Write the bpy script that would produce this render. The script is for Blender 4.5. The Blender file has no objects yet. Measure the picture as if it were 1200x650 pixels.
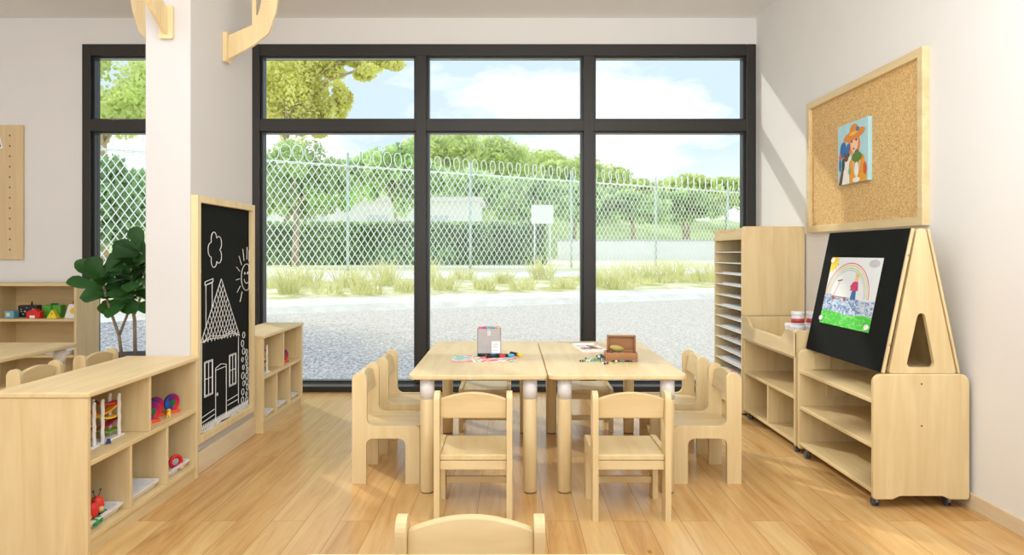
import bpy, bmesh, math, random
from mathutils import Vector, Matrix, noise
random.seed(7)
PI = math.pi
COL = bpy.context.scene.collection

# ------------------------------------------------------------------ materials
MATS = {}
def lin(c):
    return tuple((x/12.92 if x <= .04045 else ((x+.055)/1.055)**2.4) for x in c)
def rgb(r, g, b):
    return lin((r/255, g/255, b/255))
def newmat(name):
    m = bpy.data.materials.new(name); m.use_nodes = True
    nt = m.node_tree; b = nt.nodes['Principled BSDF']
    MATS[name] = m
    return m, nt, b
def plain(name, c, rough=.5, metal=0.0, var=.04, scale=30, emit=0):
    if name in MATS: return MATS[name]
    m, nt, b = newmat(name)
    n = nt.nodes.new('ShaderNodeTexNoise'); n.inputs['Scale'].default_value = scale
    tc = nt.nodes.new('ShaderNodeTexCoord'); nt.links.new(tc.outputs['Object'], n.inputs['Vector'])
    r = nt.nodes.new('ShaderNodeValToRGB')
    r.color_ramp.elements[0].color = tuple(max(0, x*(1-var)) for x in c)+(1,)
    r.color_ramp.elements[1].color = tuple(min(1, x*(1+var)) for x in c)+(1,)
    r.color_ramp.elements[0].position = .3; r.color_ramp.elements[1].position = .7
    nt.links.new(n.outputs['Fac'], r.inputs['Fac']); nt.links.new(r.outputs['Color'], b.inputs['Base Color'])
    b.inputs['Roughness'].default_value = rough; b.inputs['Metallic'].default_value = metal
    return m
def wood(name, c1, c2, axis, rough=.42, sc=1.0):
    m, nt, b = newmat(name)
    tc = nt.nodes.new('ShaderNodeTexCoord'); mp = nt.nodes.new('ShaderNodeMapping')
    s = [14*sc]*3; s['xyz'.index(axis)] = 1.4*sc
    mp.inputs['Scale'].default_value = s
    info = nt.nodes.new('ShaderNodeObjectInfo')
    add = nt.nodes.new('ShaderNodeVectorMath'); add.operation = 'ADD'
    sc_ = nt.nodes.new('ShaderNodeMath'); sc_.operation = 'MULTIPLY'; sc_.inputs[1].default_value = 9
    nt.links.new(info.outputs['Random'], sc_.inputs[0])
    nt.links.new(tc.outputs['Object'], add.inputs[0]); nt.links.new(sc_.outputs[0], add.inputs[1])
    nt.links.new(add.outputs[0], mp.inputs['Vector'])
    n = nt.nodes.new('ShaderNodeTexNoise'); n.inputs['Scale'].default_value = 1.3
    n.inputs['Detail'].default_value = 6; n.inputs['Roughness'].default_value = .6; n.inputs['Distortion'].default_value = .6
    nt.links.new(mp.outputs[0], n.inputs['Vector'])
    r = nt.nodes.new('ShaderNodeValToRGB')
    r.color_ramp.elements[0].color = c2+(1,); r.color_ramp.elements[1].color = c1+(1,)
    r.color_ramp.elements[0].position = .28; r.color_ramp.elements[1].position = .62
    nt.links.new(n.outputs['Fac'], r.inputs['Fac']); nt.links.new(r.outputs['Color'], b.inputs['Base Color'])
    b.inputs['Roughness'].default_value = rough
    return m
WL, WD = rgb(227, 205, 158), rgb(213, 187, 136)
woodx = wood('maple_x', WL, WD, 'x'); woody = wood('maple_y', WL, WD, 'y'); woodz = wood('maple_z', WL, WD, 'z')
woodb = wood('maple_back', rgb(222, 194, 143), rgb(206, 174, 122), 'x')
woodpale = wood('maple_pale', rgb(228, 212, 180), rgb(216, 196, 160), 'y')
walnut = wood('walnut', rgb(168, 116, 72), rgb(132, 84, 48), 'x')
white = plain('white_plastic', rgb(238, 238, 240), .35)
paper = plain('paper_white', rgb(244, 244, 244), .7, var=.02)
wallm = plain('wall_paint', rgb(233, 232, 231), .85, var=.012, scale=3)
ceilm = plain('ceiling_paint', rgb(242, 242, 242), .9, var=.01, scale=2)
framem = plain('window_black', rgb(48, 45, 42), .45, .2)
steel = plain('steel', rgb(150, 152, 156), .3, .9)
rubber = plain('rubber_dark', rgb(70, 74, 82), .5)
black = plain('board_black', rgb(24, 26, 25), .85, var=.08)
black.node_tree.nodes['Principled BSDF'].inputs['Specular IOR Level'].default_value = .12
def colm(r, g, b, rough=.45):
    return plain('paint_%d_%d_%d' % (r, g, b), rgb(r, g, b), rough, var=.05)

def floor_mat():
    m, nt, b = newmat('oak_planks'); L = nt.links.new; N = nt.nodes.new
    tc = N('ShaderNodeTexCoord'); sp = N('ShaderNodeSeparateXYZ'); cb = N('ShaderNodeCombineXYZ')
    L(tc.outputs['Object'], sp.inputs[0]); L(sp.outputs['Y'], cb.inputs['X']); L(sp.outputs['X'], cb.inputs['Y'])
    br = N('ShaderNodeTexBrick'); L(cb.outputs[0], br.inputs['Vector'])
    br.offset = .37; br.inputs['Scale'].default_value = 1
    br.inputs['Brick Width'].default_value = 1.35; br.inputs['Row Height'].default_value = .135
    br.inputs['Mortar Size'].default_value = .0012; br.inputs['Mortar Smooth'].default_value = .3
    br.inputs['Color1'].default_value = (0, 0, 0, 1); br.inputs['Color2'].default_value = (1, 1, 1, 1); br.inputs['Mortar'].default_value = (.5, .5, .5, 1)
    # per plank offset to break up the grain
    ad = N('ShaderNodeVectorMath'); ad.operation = 'ADD'
    ms = N('ShaderNodeVectorMath'); ms.operation = 'SCALE'; ms.inputs['Scale'].default_value = 7
    L(br.outputs['Color'], ms.inputs[0]); L(ms.outputs[0], ad.inputs[1]); L(tc.outputs['Object'], ad.inputs[0])
    mp = N('ShaderNodeMapping'); mp.inputs['Scale'].default_value = (16, 1.3, 1); L(ad.outputs[0], mp.inputs['Vector'])
    n = N('ShaderNodeTexNoise'); n.inputs['Scale'].default_value = 1.2; n.inputs['Detail'].default_value = 7; n.inputs['Distortion'].default_value = 1.2; n.inputs['Roughness'].default_value = .62
    L(mp.outputs[0], n.inputs['Vector'])
    mix = N('ShaderNodeMath'); mix.operation = 'MULTIPLY_ADD'; mix.inputs[1].default_value = .28
    L(br.outputs['Color'], mix.inputs[0])
    n2 = N('ShaderNodeMath'); n2.operation = 'MULTIPLY'; n2.inputs[1].default_value = .9; L(n.outputs['Fac'], n2.inputs[0]); L(n2.outputs[0], mix.inputs[2])
    r = N('ShaderNodeValToRGB'); r.color_ramp.elements[0].position = .2; r.color_ramp.elements[1].position = .85
    r.color_ramp.elements[0].color = rgb(166, 116, 62)+(1,); r.color_ramp.elements[1].color = rgb(226, 192, 134)+(1,)
    e = r.color_ramp.elements.new(.48); e.color = rgb(206, 162, 102)+(1,)
    L(mix.outputs[0], r.inputs['Fac'])
    # knots
    mk = N('ShaderNodeMapping'); mk.inputs['Scale'].default_value = (1.6, .8, 1); L(ad.outputs[0], mk.inputs['Vector'])
    v = N('ShaderNodeTexVoronoi'); v.inputs['Scale'].default_value = 2.6; L(mk.outputs[0], v.inputs['Vector'])
    kr = N('ShaderNodeValToRGB'); kr.color_ramp.elements[0].position = .0; kr.color_ramp.elements[1].position = .045
    kr.color_ramp.elements[0].color = (.22, .13, .07, 1); kr.color_ramp.elements[1].color = (1, 1, 1, 1)
    L(v.outputs['Distance'], kr.inputs['Fac'])
    mu = N('ShaderNodeMix'); mu.data_type = 'RGBA'; mu.blend_type = 'MULTIPLY'; mu.inputs[0].default_value = .8
    L(r.outputs['Color'], mu.inputs[6]); L(kr.outputs['Color'], mu.inputs[7])
    mo = N('ShaderNodeMix'); mo.data_type = 'RGBA'; L(br.outputs['Fac'], mo.inputs[0]); L(mu.outputs[2], mo.inputs[6]); mo.inputs[7].default_value = rgb(150, 108, 66)+(1,)
    L(mo.outputs[2], b.inputs['Base Color'])
    b.inputs['Roughness'].default_value = .24
    return m
def glass_mat():
    m, nt, b = newmat('clear_glass'); N = nt.nodes.new; L = nt.links.new
    t = N('ShaderNodeBsdfTransparent'); g = N('ShaderNodeBsdfGlossy'); g.inputs['Roughness'].default_value = .02
    t.inputs['Color'].default_value = (.97, .985, .98, 1)
    mx = N('ShaderNodeMixShader'); f = N('ShaderNodeFresnel'); f.inputs['IOR'].default_value = 1.2
    L(f.outputs[0], mx.inputs[0]); L(t.outputs[0], mx.inputs[1]); L(g.outputs[0], mx.inputs[2])
    L(mx.outputs[0], nt.nodes['Material Output'].inputs['Surface'])
    return m
def speckle(name, c1, c2, scale, rough=.9, lo=.35, hi=.65):
    m, nt, b = newmat(name); N = nt.nodes.new; L = nt.links.new
    tc = N('ShaderNodeTexCoord'); n = N('ShaderNodeTexNoise'); n.inputs['Scale'].default_value = scale; n.inputs['Detail'].default_value = 5; n.inputs['Roughness'].default_value = .7
    L(tc.outputs['Object'], n.inputs['Vector'])
    r = N('ShaderNodeValToRGB'); r.color_ramp.elements[0].color = c1+(1,); r.color_ramp.elements[1].color = c2+(1,)
    r.color_ramp.elements[0].position = lo; r.color_ramp.elements[1].position = hi
    L(n.outputs['Fac'], r.inputs['Fac']); L(r.outputs['Color'], b.inputs['Base Color'])
    b.inputs['Roughness'].default_value = rough
    return m
def leafmat(name, c, tr=.35, var=.35):
    m, nt, b = newmat(name); N = nt.nodes.new; L = nt.links.new
    tc = N('ShaderNodeTexCoord'); n = N('ShaderNodeTexNoise'); n.inputs['Scale'].default_value = 1.3; n.inputs['Detail'].default_value = 4
    L(tc.outputs['Object'], n.inputs['Vector'])
    r = N('ShaderNodeValToRGB'); r.color_ramp.elements[0].color = tuple(x*(1-var) for x in c)+(1,); r.color_ramp.elements[1].color = tuple(min(1, x*(1+var)) for x in c)+(1,)
    r.color_ramp.elements[0].position = .35; r.color_ramp.elements[1].position = .65
    L(n.outputs['Fac'], r.inputs['Fac']); L(r.outputs['Color'], b.inputs['Base Color'])
    b.inputs['Roughness'].default_value = .6
    tl = N('ShaderNodeBsdfTranslucent'); L(r.outputs['Color'], tl.inputs['Color'])
    mx = N('ShaderNodeMixShader'); mx.inputs[0].default_value = tr
    L(b.outputs[0], mx.inputs[1]); L(tl.outputs[0], mx.inputs[2]); L(mx.outputs[0], nt.nodes['Material Output'].inputs['Surface'])
    return m

# ------------------------------------------------------------------ mesh helpers
def BM(): return bmesh.new()
def box(bm, x0, x1, y0, y1, z0, z1):
    vs = [bm.verts.new(p) for p in ((x0,y0,z0),(x1,y0,z0),(x1,y1,z0),(x0,y1,z0),(x0,y0,z1),(x1,y0,z1),(x1,y1,z1),(x0,y1,z1))]
    for f in ((0,3,2,1),(4,5,6,7),(0,1,5,4),(1,2,6,5),(2,3,7,6),(3,0,4,7)): bm.faces.new([vs[i] for i in f])
    return bm
def prism(bm, pts, axis, a0, a1):
    # pts: 2-D polygon. axis x: pts=(y,z); y: pts=(x,z); z: pts=(x,y)
    def P(p, a):
        return {'x': (a, p[0], p[1]), 'y': (p[0], a, p[1]), 'z': (p[0], p[1], a)}[axis]
    A = [bm.verts.new(P(p, a0)) for p in pts]; B = [bm.verts.new(P(p, a1)) for p in pts]
    n = len(pts); fs = [bm.faces.new(A), bm.faces.new(list(reversed(B)))]
    for i in range(n): fs.append(bm.faces.new([A[(i+1) % n], A[i], B[i], B[(i+1) % n]]))
    bmesh.ops.recalc_face_normals(bm, faces=fs)
    return bm
def rnd(pts, seg=5):
    # pts: (x, y, r): polygon with filleted corners
    out = []; n = len(pts)
    for i, p in enumerate(pts):
        r = p[2] if len(p) > 2 else 0
        P = Vector(p[:2])
        if r <= 0: out.append((P.x, P.y)); continue
        a = (Vector(pts[i-1][:2])-P); b = (Vector(pts[(i+1) % n][:2])-P)
        la, lb = a.length, b.length; a.normalize(); b.normalize()
        ang = a.angle(b); d = min(r/math.tan(ang/2), la*.499, lb*.499); rr = d*math.tan(ang/2)
        c = P+(a+b).normalized()*(rr/math.sin(ang/2))
        s = P+a*d-c; e = P+b*d-c
        a0 = math.atan2(s.y, s.x); a1 = math.atan2(e.y, e.x); da = (a1-a0+PI) % (2*PI)-PI
        for k in range(seg+1):
            t = a0+da*k/seg; out.append((c.x+rr*math.cos(t), c.y+rr*math.sin(t)))
    return out
def rrect(x0, x1, y0, y1, r, seg=5):
    return rnd([(x0,y0,r),(x1,y0,r),(x1,y1,r),(x0,y1,r)], seg)
def cyl(bm, p0, p1, r0, r1=None, seg=20, caps=True):
    r1 = r0 if r1 is None else r1
    p0, p1 = Vector(p0), Vector(p1); d = (p1-p0).normalized()
    u = d.orthogonal().normalized(); v = d.cross(u)
    A = [bm.verts.new(p0+(u*math.cos(t)+v*math.sin(t))*r0) for t in [2*PI*i/seg for i in range(seg)]]
    B = [bm.verts.new(p1+(u*math.cos(t)+v*math.sin(t))*r1) for t in [2*PI*i/seg for i in range(seg)]]
    for i in range(seg):
        f = bm.faces.new([A[i], A[(i+1) % seg], B[(i+1) % seg], B[i]]); f.smooth = True
    if caps: bm.faces.new(list(reversed(A))); bm.faces.new(B)
    return bm
def tube(bm, pts, r, seg=6):
    for a, b in zip(pts, pts[1:]):
        if (Vector(a)-Vector(b)).length > 1e-6: cyl(bm, a, b, r, r, seg, False)
    return bm
def smoothtube(bm, pts, rads, seg=8):
    rings = []
    pts = [Vector(p) for p in pts]
    for i, p in enumerate(pts):
        d = (pts[min(i+1, len(pts)-1)]-pts[max(i-1, 0)]).normalized()
        u = d.cross(Vector((.13, .97, .2))).normalized(); v = d.cross(u)
        rings.append([bm.verts.new(p+(u*math.cos(t)+v*math.sin(t))*rads[i]) for t in [2*PI*k/seg for k in range(seg)]])
    for a, b in zip(rings, rings[1:]):
        for k in range(seg):
            f = bm.faces.new([a[k], a[(k+1) % seg], b[(k+1) % seg], b[k]]); f.smooth = True
    bm.faces.new(list(reversed(rings[0]))); bm.faces.new(rings[-1])
    return bm
def ball(bm, c, r, seg=14, s=(1, 1, 1)):
    m = Matrix.Translation(c) @ Matrix.Diagonal((r*s[0], r*s[1], r*s[2], 1))
    res = bmesh.ops.create_uvsphere(bm, u_segments=seg, v_segments=max(6, seg//2+1), radius=1, matrix=m)
    for v in res['verts']:
        for f in v.link_faces: f.smooth = True
    return bm
def obj(name, bm, m, parent=None, bevel=0, seg=2):
    me = bpy.data.meshes.new(name); bm.to_mesh(me); bm.free()
    o = bpy.data.objects.new(name, me); COL.objects.link(o)
    if m: me.materials.append(m)
    if parent: o.parent = parent
    if bevel:
        b = o.modifiers.new('bevel', 'BEVEL'); b.width = bevel; b.segments = seg; b.limit_method = 'ANGLE'; b.angle_limit = math.radians(40)
        b.harden_normals = False
    return o
def thing(name, label, cat, loc=(0,0,0), rotz=0, group=None):
    o = bpy.data.objects.new(name, None); COL.objects.link(o); o.empty_display_size = .05
    o.location = loc; o.rotation_euler = (0, 0, rotz); o['label'] = label; o['category'] = cat
    if group: o['group'] = group
    return o
def tag(o, label, cat, group=None, kind=None):
    o['label'] = label; o['category'] = cat
    if group: o['group'] = group
    if kind: o['kind'] = kind
    return o
def struct(name, bm, m, label=None, parent=None, bevel=0):
    o = obj(name, bm, m, parent, bevel)
    if parent is None:
        o['kind'] = 'structure'
        if label: o['label'] = label; o['category'] = name.split('_')[0]
    return o
def dup(root, loc, rotz=0, label=None, group=None):
    r = root.copy(); COL.objects.link(r); r.location = loc; r.rotation_euler = (0, 0, rotz)
    if label: r['label'] = label
    if group: r['group'] = group
    for ch in list(root.children):
        c = ch.copy(); COL.objects.link(c); c.parent = r
        for g in list(ch.children):
            d = g.copy(); COL.objects.link(d); d.parent = c
    return r

# ------------------------------------------------------------------ room shell
BY = 5.316        # back wall
RX = 1.917        # right wall
CZ = 2.887        # ceiling
K = BY/800
def WX(px): return (px-598)*K
def WZ(py): return 1.06-(py-296)*K
LX = -5.0; FY = -2.4
struct('floor', box(BM(), LX, RX+.1, FY, BY+.1, -.06, 0), floor_mat(), 'oak plank floor of the classroom')
struct('ceiling', box(BM(), LX-.1, RX+.1, FY, BY+.15, CZ, CZ+.1), ceilm, 'flat white ceiling')
struct('wall_right', box(BM(), RX, RX+.12, FY, BY+.15, 0, CZ), wallm, 'plain off-white right wall')
struct('wall_left', box(BM(), LX-.12, LX, FY, BY+.15, 0, CZ), wallm, 'plain off-white far left wall')
w1l, w1r = WX(97), -2.15
w2l, w2r = WX(295), WX(885.5)
wtop = WZ(52)
bm = BM(); T = .15
box(bm, LX, w1l, BY, BY+T, 0, CZ); box(bm, w1r, w2l, BY, BY+T, 0, CZ)
box(bm, w1l, w1r, BY, BY+T, wtop, CZ); box(bm, w2l, RX, BY, BY+T, wtop, CZ)
box(bm, w2r, RX, BY, BY+T, 0, wtop)
struct('wall_back', bm, wallm, 'off-white back wall around the windows')
glass = glass_mat()
def window(n, x0, x1, mulls, label):
    bm = BM(); ya, yb = BY-.012, BY+.10
    fw = .082
    z_tr = (WZ(140), WZ(154)); zb = WZ(448)
    box(bm, x0, x0+.065, ya, yb, 0, wtop); box(bm, x1-.075, x1, ya, yb, 0, wtop)
    box(bm, x0+.065, x1-.075, ya, yb, WZ(65.5), wtop)
    box(bm, x0+.065, x1-.075, ya, yb, 0, zb)
    box(bm, x0+.065, x1-.075, ya-.005, yb, z_tr[1], z_tr[0])
    for m0, m1 in mulls: box(bm, m0, m1, ya-.008, yb, zb, WZ(65.5))
    # inner sash lines
    o = struct('window_%d' % n, bm, framem, label, bevel=.004)
    s = BM(); edges = [x0+.065]+[v for p in mulls for v in p]+[x1-.075]
    for a, b in zip(edges[::2], edges[1::2]):
        for z0, z1 in ((zb, z_tr[1]), (z_tr[0], WZ(65.5))):
            t = .018
            box(s, a, a+t, ya+.03, yb-.01, z0, z1); box(s, b-t, b, ya+.03, yb-.01, z0, z1)
            box(s, a+t, b-t, ya+.03, yb-.01, z1-t*.6, z1); box(s, a+t, b-t, ya+.03, yb-.01, z0, z0+t*.6)
    obj('sash', s, plain('sash_dark', rgb(34, 36, 42), .35), o)
    for a, b in zip(edges[::2], edges[1::2]):
        for z0, z1 in ((zb, z_tr[1]), (z_tr[0], WZ(65.5))):
            obj('pane', box(BM(), a+.018, b-.018, BY+.05, BY+.056, z0+.011, z1-.011), glass, o)
    obj('sill', box(BM(), x0, x1, BY-.125, ya, 0, .043), framem, o, .003)
window(1, w1l, w1r, [], 'tall narrow black-framed window left of the pillar')
window(2, w2l, w2r, [(WX(487.5), WX(500)), (WX(683.5), WX(696))], 'wide black-framed window wall with six panes')
# pillar
PX0, PX1, PY0, PY1 = -1.717, -1.505, 3.21, 3.985
struct('wall_pillar', box(BM(), PX0, PX1, PY0, PY1, 0, CZ), plain('pillar_paint', rgb(206, 203, 201), .85, var=.01, scale=3), 'white square-edged pillar carrying the chalkboard', bevel=.006)
bm = BM(); prism(bm, [(PX1, PY0+.0), (PX1+.016, PY0), (PX1+.016, PY1+.005), (PX1, PY1+.005)], 'z', 0, .105)
struct('baseboard_pillar', bm, woodpale, 'pale skirting along the pillar below the chalkboard', bevel=.003)
struct('baseboard_right', box(BM(), RX-.013, RX, FY, BY-.13, 0, .066), woodpale, 'pale wood skirting along the right wall', bevel=.003)
struct('baseboard_left', box(BM(), LX, w1l-.01, BY-.013, BY, 0, .066), woodpale, 'pale wood skirting under the pegboard', bevel=.003)

# ------------------------------------------------------------------ chairs
def make_chair(label, group):
    t = thing('child_chair', label, 'chair', group=group)
    hw, th = .155, .023
    pts = rnd([(-.155,0,0),(-.09,0,0),(-.09,.208,.03),(.09,.208,.03),(.09,0,0),(.155,0,0),(.155,.265,.02),(-.088,.265,.035),(-.088,.51,.0335),(-.155,.51,.0335)], 6)
    for s in (-1, 1):
        a = (s*hw, s*(hw-th)); obj('side_panel', prism(BM(), pts, 'x', min(a), max(a)), woodz, t, .004)
    w = hw-th
    obj('seat', prism(BM(), rrect(-w, w, -.135, .15, .004), 'z', .236, .259), woody, t, .004)
    bm = BM(); box(bm, -w, w, -.133, -.113, .198, .234)
    obj('rear_apron', bm, woodx, t, .003)
    bm = BM(); box(bm, -w, w, .12, .14, .198, .234)
    obj('front_apron', bm, woodx, t, .003)
    arc = [(-w+2*w*i/14, .479+.027*math.sin(PI*i/14)**.9) for i in range(15)]
    bm = BM(); prism(bm, [(-w, .40)]+[(w, .40)]+list(reversed(arc)), 'y', -.134, -.112)
    for v in bm.verts: v.co.y += (.505-v.co.z)*.16-.006
    obj('backrest', bm, woodx, t, .004)
    obj('stretcher', box(BM(), -w, w, .105, .125, .065, .094), woodx, t, .003)
    return t
G = 'small maple chairs around the double table'
c0 = make_chair('child chair with its back to us, left one at the double table', G)
c0.location = (-.147, 2.845, 0)
dup(c0, (.48, 2.845, 0), 0, 'child chair with its back to us, right one at the double table', G)
dup(c0, (-.571, 3.285, 0), -PI/2, 'side-on child chair at the left end of the double table, nearer one', G)
dup(c0, (-.553, 3.74, 0), -PI/2, 'side-on child chair at the left end of the double table, nearer the window', G)
dup(c0, (.905, 3.285, 0), PI/2, 'side-on child chair at the right end of the double table, nearer one', G)
dup(c0, (.892, 3.745, 0), PI/2, 'side-on child chair at the right end of the double table, nearer the window', G)
rc = [dup(c0, (-.15, 4.19, 0), PI, 'maple child chair behind the left table, facing us with its back to the window', G)]
rc += [dup(c0, (.455, 4.19, 0), PI, 'maple child chair behind the right table, facing us with its back to the window', G)]
for o in rc: o.scale = (1, 1, .965)
dup(c0, (-.083, 1.313, 0), PI, 'maple child chair at the bottom edge of the photo, only its curved back showing', 'single chair in the foreground')
G2 = 'maple chairs behind the low left bookcase'
dup(c0, (-2.46, 3.365, 0), PI/2, 'maple child chair behind the low left bookcase, nearer of the two there', G2)
dup(c0, (-2.433, 3.815, 0), PI/2, 'maple child chair behind the low left bookcase, farther one beside the fig plant', G2)

# ------------------------------------------------------------------ tables
def make_table(label, group, w=.606, d=1.125):
    t = thing('activity_table', label, 'table', group=group)
    obj('tabletop', prism(BM(), rrect(-w/2, w/2, -d/2, d/2, .032), 'z', .507, .53), woody, t, .006, 3)
    for sx in (-1, 1):
        for sy in (-1, 1):
            x, y = sx*(w/2-.075), sy*(d/2-.066)
            l = obj('leg', cyl(BM(), (x, y, .004), (x, y, .418), .031, seg=28), woodz, t, .003)
            obj('collar', cyl(BM(), (x, y, .416), (x, y, .508), .0318, seg=28), white, l)
            obj('foot_pad', cyl(BM(), (x, y, 0), (x, y, .005), .028, seg=20), rubber, l)
    return t
t0 = make_table('white-collared maple table, left half of the pair, under the marker case', 'maple tables pushed together in the middle')
t0.location = (-.1405, 3.5275, 0)
dup(t0, (.469, 3.5275, 0), 0, 'white-collared maple table, right half of the pair, under the bead box')
dup(t0, (-.075, .643, 0), 0, 'maple table top at the very bottom edge of the photo', 'foreground table')
dup(t0, (-2.852, 3.478, 0), 0, 'maple table at the far left behind the low bookcase', 'left background table')

# ------------------------------------------------------------------ low bookcases on the left
def make_bookcase(name, label, L, D, H=.576):
    # local: front face at x=0 (faces +x), extends to x=-D; y from 0 to L
    t = thing(name, label, 'bookcase')
    th = .02
    obj('top_board', prism(BM(), [(-D-.004, -.004), (.006, -.004), (.006, L+.002), (-D-.004, L+.002)], 'z', H-.02, H), woody, t, .005)
    for y0 in (0, L-th): obj('end_panel', box(BM(), -D, 0, y0, y0+th, .0, H-.02), woodz, t, .003)
    obj('back_panel', box(BM(), -D, -D+.01, th, L-th, .05, H-.02), woody, t)
    obj('shelf', box(BM(), -D+.01, -.002, th, L-th, .314, .332), woody, t, .002)
    obj('shelf', box(BM(), -D+.01, -.002, th, L-th, .052, .070), woody, t, .002)
    obj('plinth', box(BM(), -.028, -.010, th, L-th, .0, .052), woody, t)
    obj('divider', box(BM(), -D+.01, -.004, L/2-.008, L/2+.008, .332, H-.02), woodz, t, .002)
    for k in (1, 2):
        y = L*k/3; obj('divider', box(BM(), -D+.01, -.004, y-.008, y+.008, .07, .314), woodz, t, .002)
    return t
b1 = make_bookcase('low_bookcase', 'low open maple bookcase in the left foreground, two shelves facing the tables', .842, .335)
b1.location = (-1.465, 2.366, 0)
b2 = make_bookcase('low_bookcase', 'low open maple bookcase beyond the chalkboard, against the window', .76, .255)
b2.location = (-1.445, 3.992, 0)
for b, D in ((b1, .3), (b2, .26)):
    for y in (.03, .8 if b is b1 else .73):
        pass

# trays
def make_tray(label, L=.235, W=.2):
    bm = BM()
    o = rrect(-W/2, W/2, -L/2, L/2, .02, 3); i = rrect(-W/2+.02, W/2-.02, -L/2+.02, L/2-.02, .014, 3)
    ii = rrect(-W/2+.016, W/2-.016, -L/2+.016, L/2-.016, .016, 3)
    rings = []
    for pts, z in ((i, 0), (o, .028), (o, .031), (ii, .031), (i, .006)):
        rings.append([bm.verts.new((p[0], p[1], z)) for p in pts])
    n = len(o)
    for a, b in zip(rings, rings[1:]):
        for k in range(n): bm.faces.new([a[k], a[(k+1) % n], b[(k+1) % n], b[k]])
    bm.faces.new(list(reversed(rings[0]))); bm.faces.new(rings[-1])
    bmesh.ops.recalc_face_normals(bm, faces=bm.faces)
    o = obj('tray', bm, white); return tag(o, label, 'tray', 'white trays in the low bookcases')
TR = make_tray('white plastic tray with a red and green toy, bottom shelf of the foreground bookcase')
TR.location = (-1.585, 2.366+.15, .0705)
def trdup(loc, label, s=1):
    o = TR.copy(); COL.objects.link(o); o.location = loc; o['label'] = label; o.scale = (s, s, s); return o
trdup((-1.585, 2.366+.421, .0705), 'empty white plastic tray in the middle bottom bay of the foreground bookcase')
trdup((-1.585, 2.366+.697, .0705), 'white plastic tray with a red and blue toy, bottom shelf next to the chalkboard')
trdup((-1.55, 3.992+.135, .0705), 'white plastic tray in the nearest bottom bay of the bookcase by the window', .9)
trdup((-1.55, 3.992+.38, .0705), 'white plastic tray in the middle bottom bay of the bookcase by the window', .9)
trdup((-1.55, 3.992+.625, .0705), 'white plastic tray with a red ball in the bookcase by the window', .9)

# ramp racer toy
def make_ramp(label, group='ramp racer toys'):
    t = thing('ramp_toy', label, 'toy', group=group)
    bm = BM(); prism(bm, rrect(-.032, .032, -.078, .078, .012), 'z', 0, .007)
    obj('base', bm, white, t, .002)
    for sy in (-1, 1):
        for sx in (-1, 1):
            L, R = [], []
            for i in range(15):
                z = .006+.156*i/14; w = .0016*math.sin(i*1.35); L.append((sy*.055-.009+w, z)); R.append((sy*.055+.009+w, z))
            top = [(sy*.055+.008*math.cos(a)+.0016*math.sin(14*1.35), .162+.008*math.sin(a)) for a in (PI*.25, PI*.5, PI*.75)]
            obj('post', prism(BM(), L+list(reversed(top))+list(reversed(R)), 'x', sx*.018-.003, sx*.018+.003), white, t, .0015)
    cols = [(205, 40, 60), (245, 165, 30), (250, 215, 40), (150, 30, 60), (110, 160, 50)]
    for k, c in enumerate(cols):
        z0 = .14-.027*k; s = 1 if k % 2 else -1
        pts = []
        N = 8
        for i in range(N+1):
            u = i/N; y = (-.066+.132*u)*1.0; z = z0+(-s)*.015*(u-.5)*-1*1.4+.010*(2*u-1)**2
            pts.append((y, z))
        poly = pts+[(y, z-.006) for y, z in reversed(pts)]
        obj('ramp', prism(BM(), poly, 'x', -.014, .014), colm(*c), t)
    bm = BM(); ball(bm, (0, -.066, .158), .009, 10, (.7, .9, 1)); obj('start_knob', bm, colm(30, 60, 40), t)
    return t
rt = make_ramp('white ramp racing toy with curved coloured tracks, in the foreground bookcase')
rt.location = (-1.575, 2.662, .3325)
dup(rt, (-1.575, 2.498, .3325), 0, 'white ramp racing toy mostly hidden behind the end panel of the foreground bookcase')
r3 = dup(rt, (-1.50, 4.102, .3325), 0, 'white ramp racing toy on the upper shelf of the bookcase by the window')

def toycar(label, loc, c, s=1, rz=0):
    t = thing('toy_car', label, 'toy car', loc, rz)
    t.scale = (s, s, s)
    bm = BM(); prism(bm, rnd([(-.013,.004,.002),(.013,.004,.002),(.013,.011,.003),(.007,.012,0),(.004,.018,.002),(-.006,.018,.002),(-.013,.011,.002)], 3), 'x', -.006, .006)
    obj('body', bm, colm(*c), t)
    for y in (-.008, .008):
        for s2 in (-1, 1):
            obj('wheel', cyl(BM(), (s2*.0055, y, .004), (s2*.008, y, .004), .004, seg=12), rubber, t)
    return t
toycar('tiny dark blue toy car in front of the ramp racing toy', (-1.533, 2.605, .3325), (25, 50, 130), 1, .6)

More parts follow.
